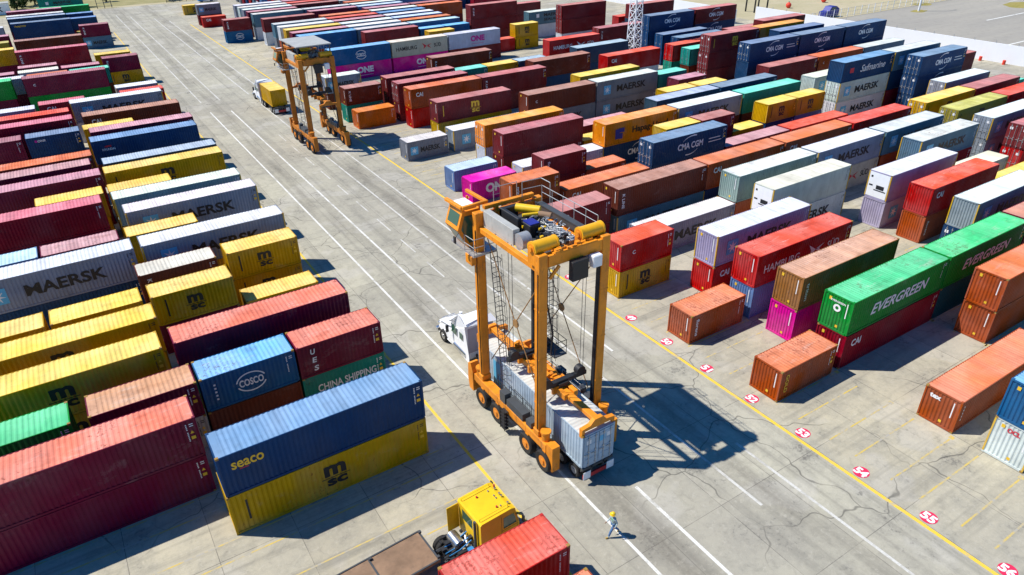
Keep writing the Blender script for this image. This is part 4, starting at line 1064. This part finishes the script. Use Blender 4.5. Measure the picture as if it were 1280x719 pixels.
# ------------------------------------------------------------------ ground
def ground_mat(name, lane=True):
    m, nt, nodes, links, b = new_mat(name)
    geo = nodes.new('ShaderNodeNewGeometry'); P = geo.outputs['Position']
    sep = nodes.new('ShaderNodeSeparateXYZ'); links.new(P, sep.inputs[0]); X, Y = sep.outputs[0], sep.outputs[1]
    big = noise(nt, P, .045, 5, .6); mid = noise(nt, P, .35, 6, .65); fine = noise(nt, P, 4.0, 6, .7); grit = noise(nt, P, 28.0, 3, .6)
    isl = mth(nt, 'MULTIPLY', ramp(nt, X, 15.0, 16.5), ramp(nt, X, 35.5, 34.0))            # 1 in the traffic lane
    c = mixc(nt, isl, (.53, .475, .335), (.46, .435, .335))
    c = mixc(nt, ramp(nt, big, .35, .65), c, (.37, .345, .28))
    c = mixc(nt, mth(nt, 'MULTIPLY', ramp(nt, mth(nt, 'MULTIPLY_ADD', fine, .35, mth(nt, 'MULTIPLY', mid, .70)), .44, .66), .55), c, (.255, .245, .21))
    pt = noise(nt, P, .16, 3, .5)
    c = mixc(nt, mth(nt, 'MULTIPLY', ramp(nt, pt, .56, .60), .35), c, (.50, .475, .42))
    # slabs: joints, and each slab a little different
    br = nodes.new('ShaderNodeTexBrick'); links.new(P, br.inputs['Vector']); br.offset = 0.0; br.squash = 1.0
    br.inputs['Scale'].default_value = 1.0; br.inputs['Brick Width'].default_value = 4.3; br.inputs['Row Height'].default_value = 6.1
    br.inputs['Mortar Size'].default_value = .022; br.inputs['Mortar Smooth'].default_value = .2
    br.inputs['Color1'].default_value = (.93, .93, .93, 1); br.inputs['Color2'].default_value = (1.06, 1.06, 1.05, 1); br.inputs['Mortar'].default_value = (.98, .98, .98, 1)
    c = mixc(nt, 1.0, c, br.outputs['Color'], 'MULTIPLY')
    c = mixc(nt, mth(nt, 'MULTIPLY', br.outputs['Fac'], mth(nt, 'MULTIPLY', ramp(nt, mid, .25, .55), .85)), c, (.12, .11, .095))
    # wheel tracks: along the lane, and across it inside the bays
    tl = noise(nt, mapping(nt, P, (.85, .018, 1)), 1.0, 4, .6); tb = noise(nt, mapping(nt, P, (.03, .9, 1)), 1.0, 4, .6)
    track = mth(nt, 'ADD', mth(nt, 'MULTIPLY', ramp(nt, tl, .50, .72), isl), mth(nt, 'MULTIPLY', ramp(nt, tb, .50, .70), mth(nt, 'SUBTRACT', 1.0, isl)))
    c = mixc(nt, mth(nt, 'MULTIPLY', track, .62), c, (.185, .175, .145))
    # dark rubber bands in the two running lanes
    for x0 in (21.0, 29.2):
        d = mth(nt, 'ABSOLUTE', mth(nt, 'SUBTRACT', mth(nt, 'MULTIPLY_ADD', mid, 1.6, X), x0 + .8))
        c = mixc(nt, mth(nt, 'MULTIPLY', ramp(nt, d, 1.7, .3), mth(nt, 'MULTIPLY', ramp(nt, noise(nt, mapping(nt, P, (.5, .07, 1)), 1.0, 4, .6), .40, .66), mth(nt, 'MULTIPLY_ADD', fine, .9, .15))), c, (.16, .145, .115))
    sp = noise(nt, P, 1.4, 8, .78, .8)
    c = mixc(nt, mth(nt, 'MULTIPLY', ramp(nt, sp, .50, .66), .38), c, (.20, .19, .155))
    sp2 = noise(nt, mapping(nt, P, (1, 1, 1), (31, 7, 0)), 2.3, 8, .8)
    c = mixc(nt, mth(nt, 'MULTIPLY', ramp(nt, sp2, .54, .68), .38), c, (.58, .54, .45))
    # oil and scuff marks
    c = mixc(nt, mth(nt, 'MULTIPLY', ramp(nt, mth(nt, 'MULTIPLY_ADD', fine, .5, mth(nt, 'MULTIPLY', mid, .62)), .64, .74), .7), c, (.10, .095, .085))
    c = mixc(nt, mth(nt, 'MULTIPLY', ramp(nt, grit, .45, .75), .30), c, (.17, .16, .14))
    # cracks
    wv = nodes.new('ShaderNodeVectorMath'); wv.operation = 'MULTIPLY_ADD'; wv.inputs[1].default_value = (2.6, 2.6, 0)
    nn = nodes.new('ShaderNodeTexNoise'); nn.inputs['Scale'].default_value = .38; nn.inputs['Detail'].default_value = 2.2; links.new(P, nn.inputs['Vector'])
    links.new(nn.outputs['Color'], wv.inputs[0]); links.new(P, wv.inputs[2])
    vo = nodes.new('ShaderNodeTexVoronoi'); vo.feature = 'DISTANCE_TO_EDGE'; vo.voronoi_dimensions = '2D'; vo.inputs['Scale'].default_value = .125; links.new(wv.outputs[0], vo.inputs['Vector'])
    cr = mth(nt, 'MULTIPLY', ramp(nt, vo.outputs['Distance'], .0075, .0022), ramp(nt, noise(nt, P, .07, 2, .5), .45, .51))
    c = mixc(nt, mth(nt, 'MULTIPLY', cr, mth(nt, 'MULTIPLY_ADD', mid, .9, .2)), c, (.085, .08, .068))
    links.new(c, b.inputs['Base Color']); b.inputs['Roughness'].default_value = .9; b.inputs['Specular IOR Level'].default_value = .2
    bp = nodes.new('ShaderNodeBump'); bp.inputs['Strength'].default_value = .25; bp.inputs['Distance'].default_value = .02
    links.new(fine, bp.inputs['Height']); links.new(bp.outputs[0], b.inputs['Normal'])
    return m
def soil_mat(name, a, bcol, scale=.2, streak=False):
    m, nt, nodes, links, b = new_mat(name)
    geo = nodes.new('ShaderNodeNewGeometry'); P = geo.outputs['Position']
    n = noise(nt, mapping(nt, P, (.15, 1, 1)) if streak else P, scale, 6, .65); f = noise(nt, P, scale*9, 5, .7)
    c = mixc(nt, ramp(nt, n, .35, .65), a, bcol); c = mixc(nt, mth(nt, 'MULTIPLY', ramp(nt, f, .5, .75), .4), c, tuple(v*.5 for v in a))
    links.new(c, b.inputs['Base Color']); b.inputs['Roughness'].default_value = .95; b.inputs['Specular IOR Level'].default_value = .1
    return m
def sheet(name, x0, x1, y0, y1, z, mat, kind='structure'):
    b = MB(); b.face([(x0, y0, z), (x1, y0, z), (x1, y1, z), (x0, y1, z)]); o = b.build(name, mat)
    o['kind'] = kind; return o
def road_paint(name, col, worn):
    m, nt, nodes, links, b = new_mat(name)
    geo = nodes.new('ShaderNodeNewGeometry'); n = noise(nt, geo.outputs['Position'], 2.2, 6, .7); n2 = noise(nt, geo.outputs['Position'], .5, 3, .6)
    k = mth(nt, 'MULTIPLY_ADD', n2, .6, mth(nt, 'MULTIPLY', n, .5))
    c = mixc(nt, ramp(nt, k, worn, worn + .14), col, (.37, .35, .30)); f = noise(nt, geo.outputs['Position'], 9.0, 4, .7); c = mixc(nt, mth(nt, 'MULTIPLY', ramp(nt, f, .42, .66), .45), c, (.33, .31, .26))
    links.new(c, b.inputs['Base Color']); b.inputs['Roughness'].default_value = .8
    return m
M_CONC = ground_mat('yard_concrete')
M_SOIL = soil_mat('dry_soil', (.46, .40, .27), (.38, .34, .20), .06)
M_ASPH = soil_mat('old_asphalt', (.37, .345, .29), (.29, .275, .245), .08, True)
M_WHITE = road_paint('worn_white_line', (.72, .72, .67), .565); M_YEL = road_paint('yellow_line_paint', (.80, .53, .015), .60)
M_FWHITE = road_paint('faded_white_line', (.60, .59, .54), .53); M_FYEL = road_paint('faded_yellow_line', (.60, .43, .07), .49)
sheet('ground', -700, 900, -300, 1500, -.03, M_SOIL)
sheet('yard_pavement', -160, 155.0, -60, 262, 0.0, M_CONC)
sheet('outer_road', 155.35, 520, -60, 116.0, 0.0, M_ASPH)
sheet('apron', 155.35, 520, 116.0, 128.0, -.004, M_SOIL)
def strip(name, x0, x1, y0, y1, mat, z=.004): return sheet(name, x0, x1, y0, y1, z, mat)
for x, segs in ((19.5, ((13, 123), (130, 246))), (22.6, ((31, 122), (130, 240))), (27.8, ((17.0, 60), (60.5, 123), (131, 232))), (30.6, ((8, 21.5), (34, 46), (46.2, 122), (131, 225)))):
    for a, c in segs: strip('lane_line', x - .095, x + .095, a, c, M_WHITE if (x < 25 and a < 100) or 30 < a < 45 else M_FWHITE)
strip('lane_line', 22.50, 22.71, 12.5, 22.2, M_WHITE)
for k in range(10): strip('lane_dash', 25.2, 25.34, 46 + k*6.1, 49.6 + k*6.1, M_FWHITE)
strip('bay_edge_line', 34.12, 34.37, -20, 215, M_YEL); strip('bay_edge_line', 15.42, 15.62, 10, 215, M_YEL)
for r in range(22, 60):
    y = yR(r)
    for dy in (-.17, W - .17):
        strip('bay_line', 35.9, 42.4, y + dy - .055, y + dy + .055, M_FYEL)
        strip('bay_line', 55.0, 67.2, y + dy - .055, y + dy + .055, M_FYEL)
    for dx in (42.5, 55.1): strip('bay_tick', dx, dx + .35, y - .32, y, M_FYEL)
for k in range(-3, 8):
    y = yL(k)
    for dy in (-.2, W + .2): strip('bay_line', -24, 14.3, y + dy - .05, y + dy + .05, M_FYEL)
for r in (47, 49, 50, 51, 52, 53, 54, 55, 56):
    b = MB(); n = 24; y = 36.86 - 4.29*(r - 49); x = 35.0
    b.face([(.52*math.cos(2*math.pi*i/n), .47*math.sin(2*math.pi*i/n), 0) for i in range(n)])
    d = b.build('bay_number', 'dot'); d.location = (x, y, .009)
    tag(d, 'red disc painted with white number %d beside the yellow line' % r, 'bay number', 'painted bay numbers')
    t = link('numeral', text_fit(str(r), .80, .66, .045), road_paint('worn_numeral', (.82, .82, .82), .70) if r == 47 else bpy.data.materials['worn_numeral'], d); t.location = (0, 0, .004); t.rotation_euler = (0, 0, R(-90))
for q, (y0, y1, x0, x1) in enumerate(((92, 92.5, 200, 260), (74, 74.5, 172, 215), (62, 62.4, 210, 300), (104, 104.3, 235, 300))): strip('road_line', x0, x1, y0, y1, M_WHITE)
# ------------------------------------------------------------------ edge of the yard
def simple(name, mb, mat, label, cat, group=None, bevel=0):
    o = mb.build(name, mat, None, bevel); return tag(o, label, cat, group)
b = MB(); b.box(155.0, 155.35, -40, 127, 0, 3.4)
w = simple('perimeter_wall', b, 'wall', 'long smooth white wall closing the yard on the road side', 'wall')
pg = MB()
for k in range(40): pg.box(155.12, 155.22, -38 + k*4.1, -37.9 + k*4.1, 3.4, 3.85)
pg.build('wall_spike', 'galv', w)
b = MB(); b.box(147.6, 147.95, 127, 185, 0, 3.4); simple('perimeter_wall', b, 'wall', 'short white wall set back beyond the stacks of navy containers', 'wall')
f = MB()
for z in (.3, 1.2, 2.1): f.box(158, 290, 116.44, 116.48, z, z + .05)
fence = empty('wire_fence', (0, 0, 0)); tag(fence, 'pale post and wire fence dividing the road from sandy ground', 'fence')
for k in range(46):
    x = 158 + k*2.9; b = MB(); b.box(x - .06, x + .06, 116.4, 116.52, 0, 2.3); b.build('fence_post', 'wall', fence)
f.build('fence_wire', 'galv', fence)
n = MB()
for k in range(0, 132): n.box(158.5 + k, 158.53 + k, 116.45, 116.47, .1, 2.2)
n.build('fence_mesh', 'galv', fence)
lamp = empty('street_lamp', (200.4, 110.2, 0)); tag(lamp, 'white lamp post on a grassy spot beside the outer road', 'street lamp')
b = MB(); b.cyl((0, 0, 0), (0, 0, 11), .28, 10, .14); b.build('pole', 'wall', lamp)
b = MB(); b.beam((0, 0, 11), (2.4, 0, 11.4), .12, .12); b.build('arm', 'galv', lamp)
b = MB(); b.cbox((2.7, 0, 11.4), (.9, .35, .2)); b.build('lamp_head', 'grey', lamp, .05)
for x, y, rr in ((200.4, 110.2, 2.0), (232, 99, 5.0), (212, 116, 2.4)):
    b = MB(); q = random.Random(int(x))
    b.face([(x + rr*1.6*math.cos(a)*q.uniform(.7, 1.1), y + rr*math.sin(a)*q.uniform(.7, 1.1), .012) for a in [2*math.pi*i/14 for i in range(14)]])
    b.build('grass_patch', soil_mat('dry_grass', (.26, .23, .06), (.34, .28, .10), .5) if 'dry_grass' not in bpy.data.materials else bpy.data.materials['dry_grass'])['kind'] = 'structure'
for (x, y), lb in (((153.9, 70.0), 'red barrel against the white wall, nearer to its lit end'), ((153.9, 65.6), 'red barrel by the white wall at the right picture edge'), ((153.9, 93.0), 'red barrel half hidden where navy containers meet the white wall')):
    b = MB(); b.cyl((0, 0, 0), (0, 0, .8), .28, 14); b.cyl((0, 0, .25), (0, 0, .3), .3, 14); b.cyl((0, 0, .52), (0, 0, .57), .3, 14)
    o = simple('barrel', b, 'cone', lb, 'barrel', 'red barrels along the wall'); o.location = (x, y, .002)
for (x, y), lb in (((178.4, 135.1), 'round red buoy lying on the sand, closer to the stacks'), ((194.5, 135.5), 'round red buoy lying on the sand by the yellow patch')):
    bm = bmesh.new(); bmesh.ops.create_uvsphere(bm, u_segments=14, v_segments=9, radius=.75); me = bpy.data.meshes.new('buoy'); bm.to_mesh(me); bm.free(); me.polygons.foreach_set('use_smooth', [True]*len(me.polygons))
    o = link('buoy', me, 'cone'); o.location = (x, y, .72); tag(o, lb, 'buoy', 'red buoys on the sand')
    b = MB(); b.cyl((0, 0, .7), (0, 0, 1.0), .12, 8); b.build('eyelet', 'dark', o)
b = MB(); b.prism([(0, 0), (5.5, 0), (5.5, 1.6), (4.2, 2.3), (2.2, 2.3), (1.4, 1.3), (0, 1.1)], -1.0, 1.0, 'y')
o = simple('parked_van', b, 'logo_navy', 'dark parked van at the corner where the wire fence begins', 'van', bevel=.15); o.location = (171.5, 119.2, -.004 + .35)
for x in (1.2, 4.3):
    for s in (-1, 1): wheel(o, (x, s*.9, 0), .36, .22, 'y', 'galv', s)
g = MB(); g.face([(2.3, -1.01, 1.45), (4.1, -1.01, 1.45), (4.0, -1.01, 2.1), (2.5, -1.01, 2.1)]); g.build('window', 'glass', o)
fr = empty('lifting_frame', (167.2, 136.9, 0)); tag(fr, 'spindly green gantry frame on the sand behind maroon containers', 'frame')
b = MB()
for x in (-2.5, 2.5):
    for y in (-1.5, 1.5): b.box(x - .15, x + .15, y - .15, y + .15, 0, 5)
for y in (-1.5, 1.5): b.box(-3, 3, y - .15, y + .15, 5, 5.3)
b.build('gantry_legs', 'tyre', fr)
b = MB(); b.box(-2.8, 2.8, -.2, .2, 5.3, 5.7); b.box(-.4, .4, -.4, .4, 4.4, 5.3); b.build('hoist', 'vest', fr)

# lattice lighting mast
mast = empty('lattice_mast', (94.15, 104.5, 0)); tag(mast, 'white lattice lighting mast rising between the container stacks', 'mast')
b = MB(); Hm = 30.0
def half(z): return 1.05 - .60*z/Hm
zs = [i*1.55 for i in range(20)]
for sx in (-1, 1):
    for sy in (-1, 1): b.beam((sx*half(0), sy*half(0), 0), (sx*half(zs[-1]), sy*half(zs[-1]), zs[-1]),   .13, .13)
for z0, z1 in zip(zs[:-1], zs[1:]):
    a, c = half(z0), half(z1)
    for s in (-1, 1):
        b.beam((-a, s*a, z0), (c, s*c, z1), .06, .06); b.beam((a, s*a, z0), (-c, s*c, z1), .06, .06)
        b.beam((s*a, -a, z0), (s*c, c, z1), .06, .06); b.beam((s*a, a, z0), (s*c, -c, z1), .06, .06)
        b.beam((-a, s*a, z0), (a, s*a, z0), .08, .08); b.beam((s*a, -a, z0), (s*a, a, z0), .08, .08)
b.build('lattice', 'white', mast)
b = MB()
for k in range(8): b.cbox((math.cos(k*math.pi/4)*1.4, math.sin(k*math.pi/4)*1.4, 29.6), (.5, .5, .6))
b.cyl((0, 0, 29.2), (0, 0, 29.35), 1.5, 12); b.build('floodlight', 'grey', mast)

# far end of the yard: verge, trees, posts, huts
M_LEAF = []
for i, c in enumerate(((.035, .065, .018), (.06, .095, .028), (.09, .12, .04))):
    M_LEAF.append(paint('leaf_green_%s' % 'abc'[i], c, .8, var=.5, dirt=.1, spec=.2))
def tree(x, y, h, w, label, seed):
    q = random.Random(seed); root = empty('broadleaf_tree', (x, y, -.03)); tag(root, label, 'tree', 'trees beyond the far end of the yard')
    t = MB(); t.cyl((0, 0, 0), (q.uniform(-.3, .3), 0, h*.5), .28, 8, .16, caps=False)
    for k in range(6):
        a = q.uniform(0, 6.28); t.cyl((0, 0, h*q.uniform(.25, .45)), (math.cos(a)*w*.33, math.sin(a)*w*.33, h*q.uniform(.6, .85)), .11, 6, .04, caps=False)
    t.build('trunk', 'bark', root)
    b = MB(); cl = [(q.gauss(0, w*.2), q.gauss(0, w*.2), h*q.uniform(.22, .92), w*q.uniform(.12, .24)) for k in range(16)]
    for cx, cy, cz, cr in cl:
        for k in range(110):
            d = Vector((q.gauss(0, 1), q.gauss(0, 1), q.gauss(0, .8))).normalized()*cr*q.uniform(.45, 1.1); c = Vector((cx, cy, cz)) + d
            u = Vector((q.gauss(0, 1), q.gauss(0, 1), q.gauss(0, 1))).normalized(); v = u.cross(Vector((q.gauss(0, 1), q.gauss(0, 1), q.gauss(0, 1)))).normalized(); s = q.uniform(.14, .32)
            b.face([c - u*s, c - v*s*.6, c + u*s, c + v*s*.6])
    me = b.mesh('crown')
    for mm in M_LEAF: me.materials.append(mm)
    for p in me.polygons: p.material_index = q.choice((0, 0, 1, 1, 2))
    link('crown', me, None, root)
for i, (x, y, h, w, lb) in enumerate(((-4.6, 279, 4.2, 4.2, 'dark bush touching the right side of the white hut'), (-2.2, 284, 4.6, 4.6, 'dark bushy tree left of the turquoise container corner'), (.6, 288, 5, 5, 'taller dark tree behind the turquoise container'), (20.5, 279, 3.6, 3.6, 'small dark tree on the verge behind the end fence posts'), (38, 268, 3.8, 5, 'low dark tree on the verge right of the lane end'))):
    tree(x, y, h, w, lb, 20 + i)
b = MB(); b.box(-12.5, -6.2, 268.8, 271.4, -.02, 3.1)
hut = simple('site_hut', b, 'white', 'white hut with a dark mark at the far left corner', 'hut', bevel=.05)
b = MB(); b.prism([(268.6, 3.1), (271.6, 3.1), (271.6, 3.2), (270.1, 3.5), (268.6, 3.2)], -12.7, -6.0, 'x'); b.build('roof', 'grey', hut)
t = link('mark', text_fit('K', 1.2, 1.3, .05), MAT['logo_black'], hut); t.location = (-8.6, 268.785, 1.5); t.rotation_euler = ROT_SIDE
fe = empty('end_fence', (0, 0, 0)); tag(fe, 'dark post and rail fence across the far end of the lane', 'fence')
b = MB(); c = MB()
for k in range(16):
    x = 16.5 + k*2.0
    if 22 < x < 36: continue
    b = MB(); b.box(x - .09, x + .09, 263.9, 264.1, 0, 3.2); b.build('fence_post', 'dark', fe)
for x0, x1 in ((16.5, 21), (37, 46.5)):
    for z in (.5, 1.5, 2.6): c.box(x0, x1, 263.96, 264.04, z, z + .09)
c.build('fence_rails', 'grey', fe)
b = MB(); b.prism([(0, 0), (5, 0), (5, 1.2), (4.2, 1.9), (1.2, 1.9), (.4, 1.1), (0, 1.0)], -.95, .95, 'y'); pv = simple('parked_van', b, 'blue', 'blue vehicle parked at the far right end of the lane', 'van', bevel=.12); pv.location = (45.0, 258, .36)
for x in (1.0, 4.0):
    for s in (-1, 1): wheel(pv, (x, s*.85, 0), .36, .22, 'y', 'galv', s)
b = MB(); q = random.Random(2)
me_v = soil_mat('verge_grass', (.34, .30, .15), (.24, .22, .10), .25)
sheet('grass_verge', -200, 145, 266, 330, -.02, me_v)

# the far stacks beyond count: one mass of small boxes
M_MASS = container_paint('far_container_paint', .55, 1.0, True)
def far_mass():
    q = random.Random(12)
    names = ['mar', 'pin', 'wst', 'stg', 'rst', 'cos', 'whi', 'nav', 'red', 'blu', 'gry', 'lbl', 'dred', 'yel']
    for r in range(-1, 14):
        for sl in 'CDEFG':
            if r in RIGHT and any(t[0] == sl for t, _ in RIGHT[r]): continue
            if r > 9 and sl in 'FG' and q.random() < .4: continue
            z = 0
            for t in range(2 if q.random() < .85 else 1):
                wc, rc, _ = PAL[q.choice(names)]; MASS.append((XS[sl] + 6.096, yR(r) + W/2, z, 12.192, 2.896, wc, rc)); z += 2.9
    V, F, cols, mats = [], [], [], []
    for x, y, z, L, H, wc, rc in MASS:
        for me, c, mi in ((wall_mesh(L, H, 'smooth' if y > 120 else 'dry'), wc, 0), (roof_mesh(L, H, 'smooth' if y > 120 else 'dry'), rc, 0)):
            k = len(V); V += [(v.co.x + x, v.co.y + y, v.co.z + z) for v in me.vertices]
            F += [tuple(k + i for i in p.vertices) for p in me.polygons]; cols += [c]*len(me.polygons)
    me = bpy.data.meshes.new('far_container_stacks'); me.from_pydata(V, [], F)
    at = me.attributes.new('paint', 'FLOAT_COLOR', 'FACE')
    flat = []
    for c in cols: flat += [*c, 1.0]
    at.data.foreach_set('color', flat)
    o = link('far_container_stacks', me, M_MASS); o['kind'] = 'stuff'; tag(o, 'mass of coloured containers at the far end of the yard and beneath other stacks', 'containers')
far_mass()

# ------------------------------------------------------------------ labels for the containers: look first, place by counting only where needed
def tier_word(i):
    if i['n'] == 1: return 'alone on the concrete'
    above = [c for c in CONT if c['block'] == i['block'] and c['row'] == i['row'] and c['x'] == i['x'] and c['tier'] == i['tier'] + 1]
    below = [c for c in CONT if c['block'] == i['block'] and c['row'] == i['row'] and c['x'] == i['x'] and c['tier'] == i['tier'] - 1]
    if above and below: return 'between a %s and a %s one' % (above[0]['col'], below[0]['col'])
    return ('under a %s one' % above[0]['col']) if above else ('on top of a %s one' % below[0]['col'])
ORD = ['first', 'second', 'third', 'fourth', 'fifth', 'sixth', 'seventh', 'eighth', 'ninth', 'tenth']
NUM = 'zero one two three four five six seven eight nine ten eleven twelve thirteen fourteen fifteen sixteen seventeen eighteen nineteen twenty'.split()
def num(n): return NUM[n] if n <= 20 else ('%s-%s' % ({2: 'twenty', 3: 'thirty', 4: 'forty'}[n//10], NUM[n % 10]) if n % 10 else {2: 'twenty', 3: 'thirty', 4: 'forty'}[n//10])
LROWS = sorted(LEFT)
def look(i):
    s = '%s %s container' % ('short' if i['L'] < 7 else 'long', i['col'])
    if i['br'] in BRAND: s += ' ' + BRAND[i['br']]
    elif 'd' in i['flags']: s += ' with its doors facing the lane'
    elif 'r' in i['flags']: s += ' with a cooling unit end'
    return s
def place(i):
    tw = '' if i['n'] == 1 else (', bottom' if i['tier'] == 0 else (', top' if i['tier'] == i['n'] - 1 else ', middle'))
    o = '%s from the lane' % ORD[i['order']]
    if i['block'] == 'R':
        r = i['row']; w = 'in painted row %d' % r if r >= 49 else '%s rows beyond painted 49' % num(49 - r)
    else:
        k = LROWS.index(i['row']); w = 'in the frontmost left row' if k == 0 else 'left rows, %s behind the front one' % num(k)
    return tw, o, w
def finish_labels():
    free = [c for c in CONT if 'fixed' not in c and c['o']]
    from collections import Counter
    cand = {}
    for i in free:
        tw, o, w = place(i); a = look(i); t = tier_word(i)
        cand[id(i)] = [a + ' ' + t, '%s %s, %s' % (a, t, w), '%s%s, %s, %s' % (a, tw, o, w), '%s %s container%s, %s, %s' % ('short' if i['L'] < 7 else 'long', i['col'], tw, o, w)]
    lev = {id(i): 0 for i in free}
    for step in range(3):
        cnt = Counter(cand[id(i)][lev[id(i)]] for i in free)
        for i in free:
            s = cand[id(i)][lev[id(i)]]
            if (cnt[s] > 1 or len(s.split()) > 16) and lev[id(i)] < 3: lev[id(i)] += 1
    for i in free:
        i['o']['label'] = cand[id(i)][lev[id(i)]]
        i['o']['group'] = 'containers stacked right of the lane' if i['block'] == 'R' else 'containers stacked left of the lane'
    for i in CONT:
        if i['o'] and 'fixed' in i: i['o']['label'] = i['fixed']; i['o']['group'] = 'containers on trailers'
finish_labels()

# ------------------------------------------------------------------ camera
F_PX, PITCH, YAW, ROLL, CAMH = 876.698, 0.524753, 0.561407, -0.018536, 32.0219
cp, sp_ = math.cos(PITCH), math.sin(PITCH)
fw = Vector((math.sin(YAW)*cp, math.cos(YAW)*cp, -sp_)); rt = Vector((math.cos(YAW), -math.sin(YAW), 0)); up = rt.cross(fw)
c_, s_ = math.cos(ROLL), math.sin(ROLL); rt, up = rt*c_ + up*s_, -rt*s_ + up*c_
cd = bpy.data.cameras.new('camera'); cam = bpy.data.objects.new('camera', cd); COL.objects.link(cam)
cam.matrix_world = Matrix(((rt.x, up.x, -fw.x, 0), (rt.y, up.y, -fw.y, 0), (rt.z, up.z, -fw.z, CAMH), (0, 0, 0, 1)))
cd.sensor_width = 36; cd.sensor_fit = 'HORIZONTAL'; cd.lens = 36*F_PX/1280; cd.clip_start = .5; cd.clip_end = 4000
scene.camera = cam

# ------------------------------------------------------------------ daylight
SUN_EL = R(54.5); to_sun = Vector((-.795*math.cos(SUN_EL), .606*math.cos(SUN_EL), math.sin(SUN_EL)))
sd = bpy.data.lights.new('sun', 'SUN'); so = bpy.data.objects.new('sun', sd); COL.objects.link(so)
sd.energy = 4.7; sd.angle = R(.53); sd.color = (1.0, .955, .88)
so.rotation_euler = (-to_sun).to_track_quat('-Z', 'Y').to_euler(); so.location = (0, 0, 90)
wd = bpy.data.worlds.new('World'); scene.world = wd; wd.use_nodes = True
nt = wd.node_tree; sky = nt.nodes.new('ShaderNodeTexSky'); sky.sky_type = 'NISHITA'; sky.sun_disc = False
sky.sun_elevation = SUN_EL; sky.sun_rotation = math.atan2(to_sun.x, to_sun.y); sky.air_density = .7; sky.dust_density = .15; sky.ozone_density = 3.0
bg = nt.nodes['Background']; hs = nt.nodes.new('ShaderNodeHueSaturation'); hs.inputs['Saturation'].default_value = 1.4; nt.links.new(sky.outputs[0], hs.inputs['Color']); nt.links.new(hs.outputs[0], bg.inputs[0]); bg.inputs[1].default_value = .125
vs = scene.view_settings; vs.view_transform = 'Standard'; vs.look = 'None'; vs.exposure = 0.36; vs.gamma = 1; vs.use_curve_mapping = False
scene.cycles.max_bounces = 5; scene.cycles.diffuse_bounces = 3; scene.cycles.use_denoising = True
print('containers', len(CONT), 'objects', len(scene.objects))
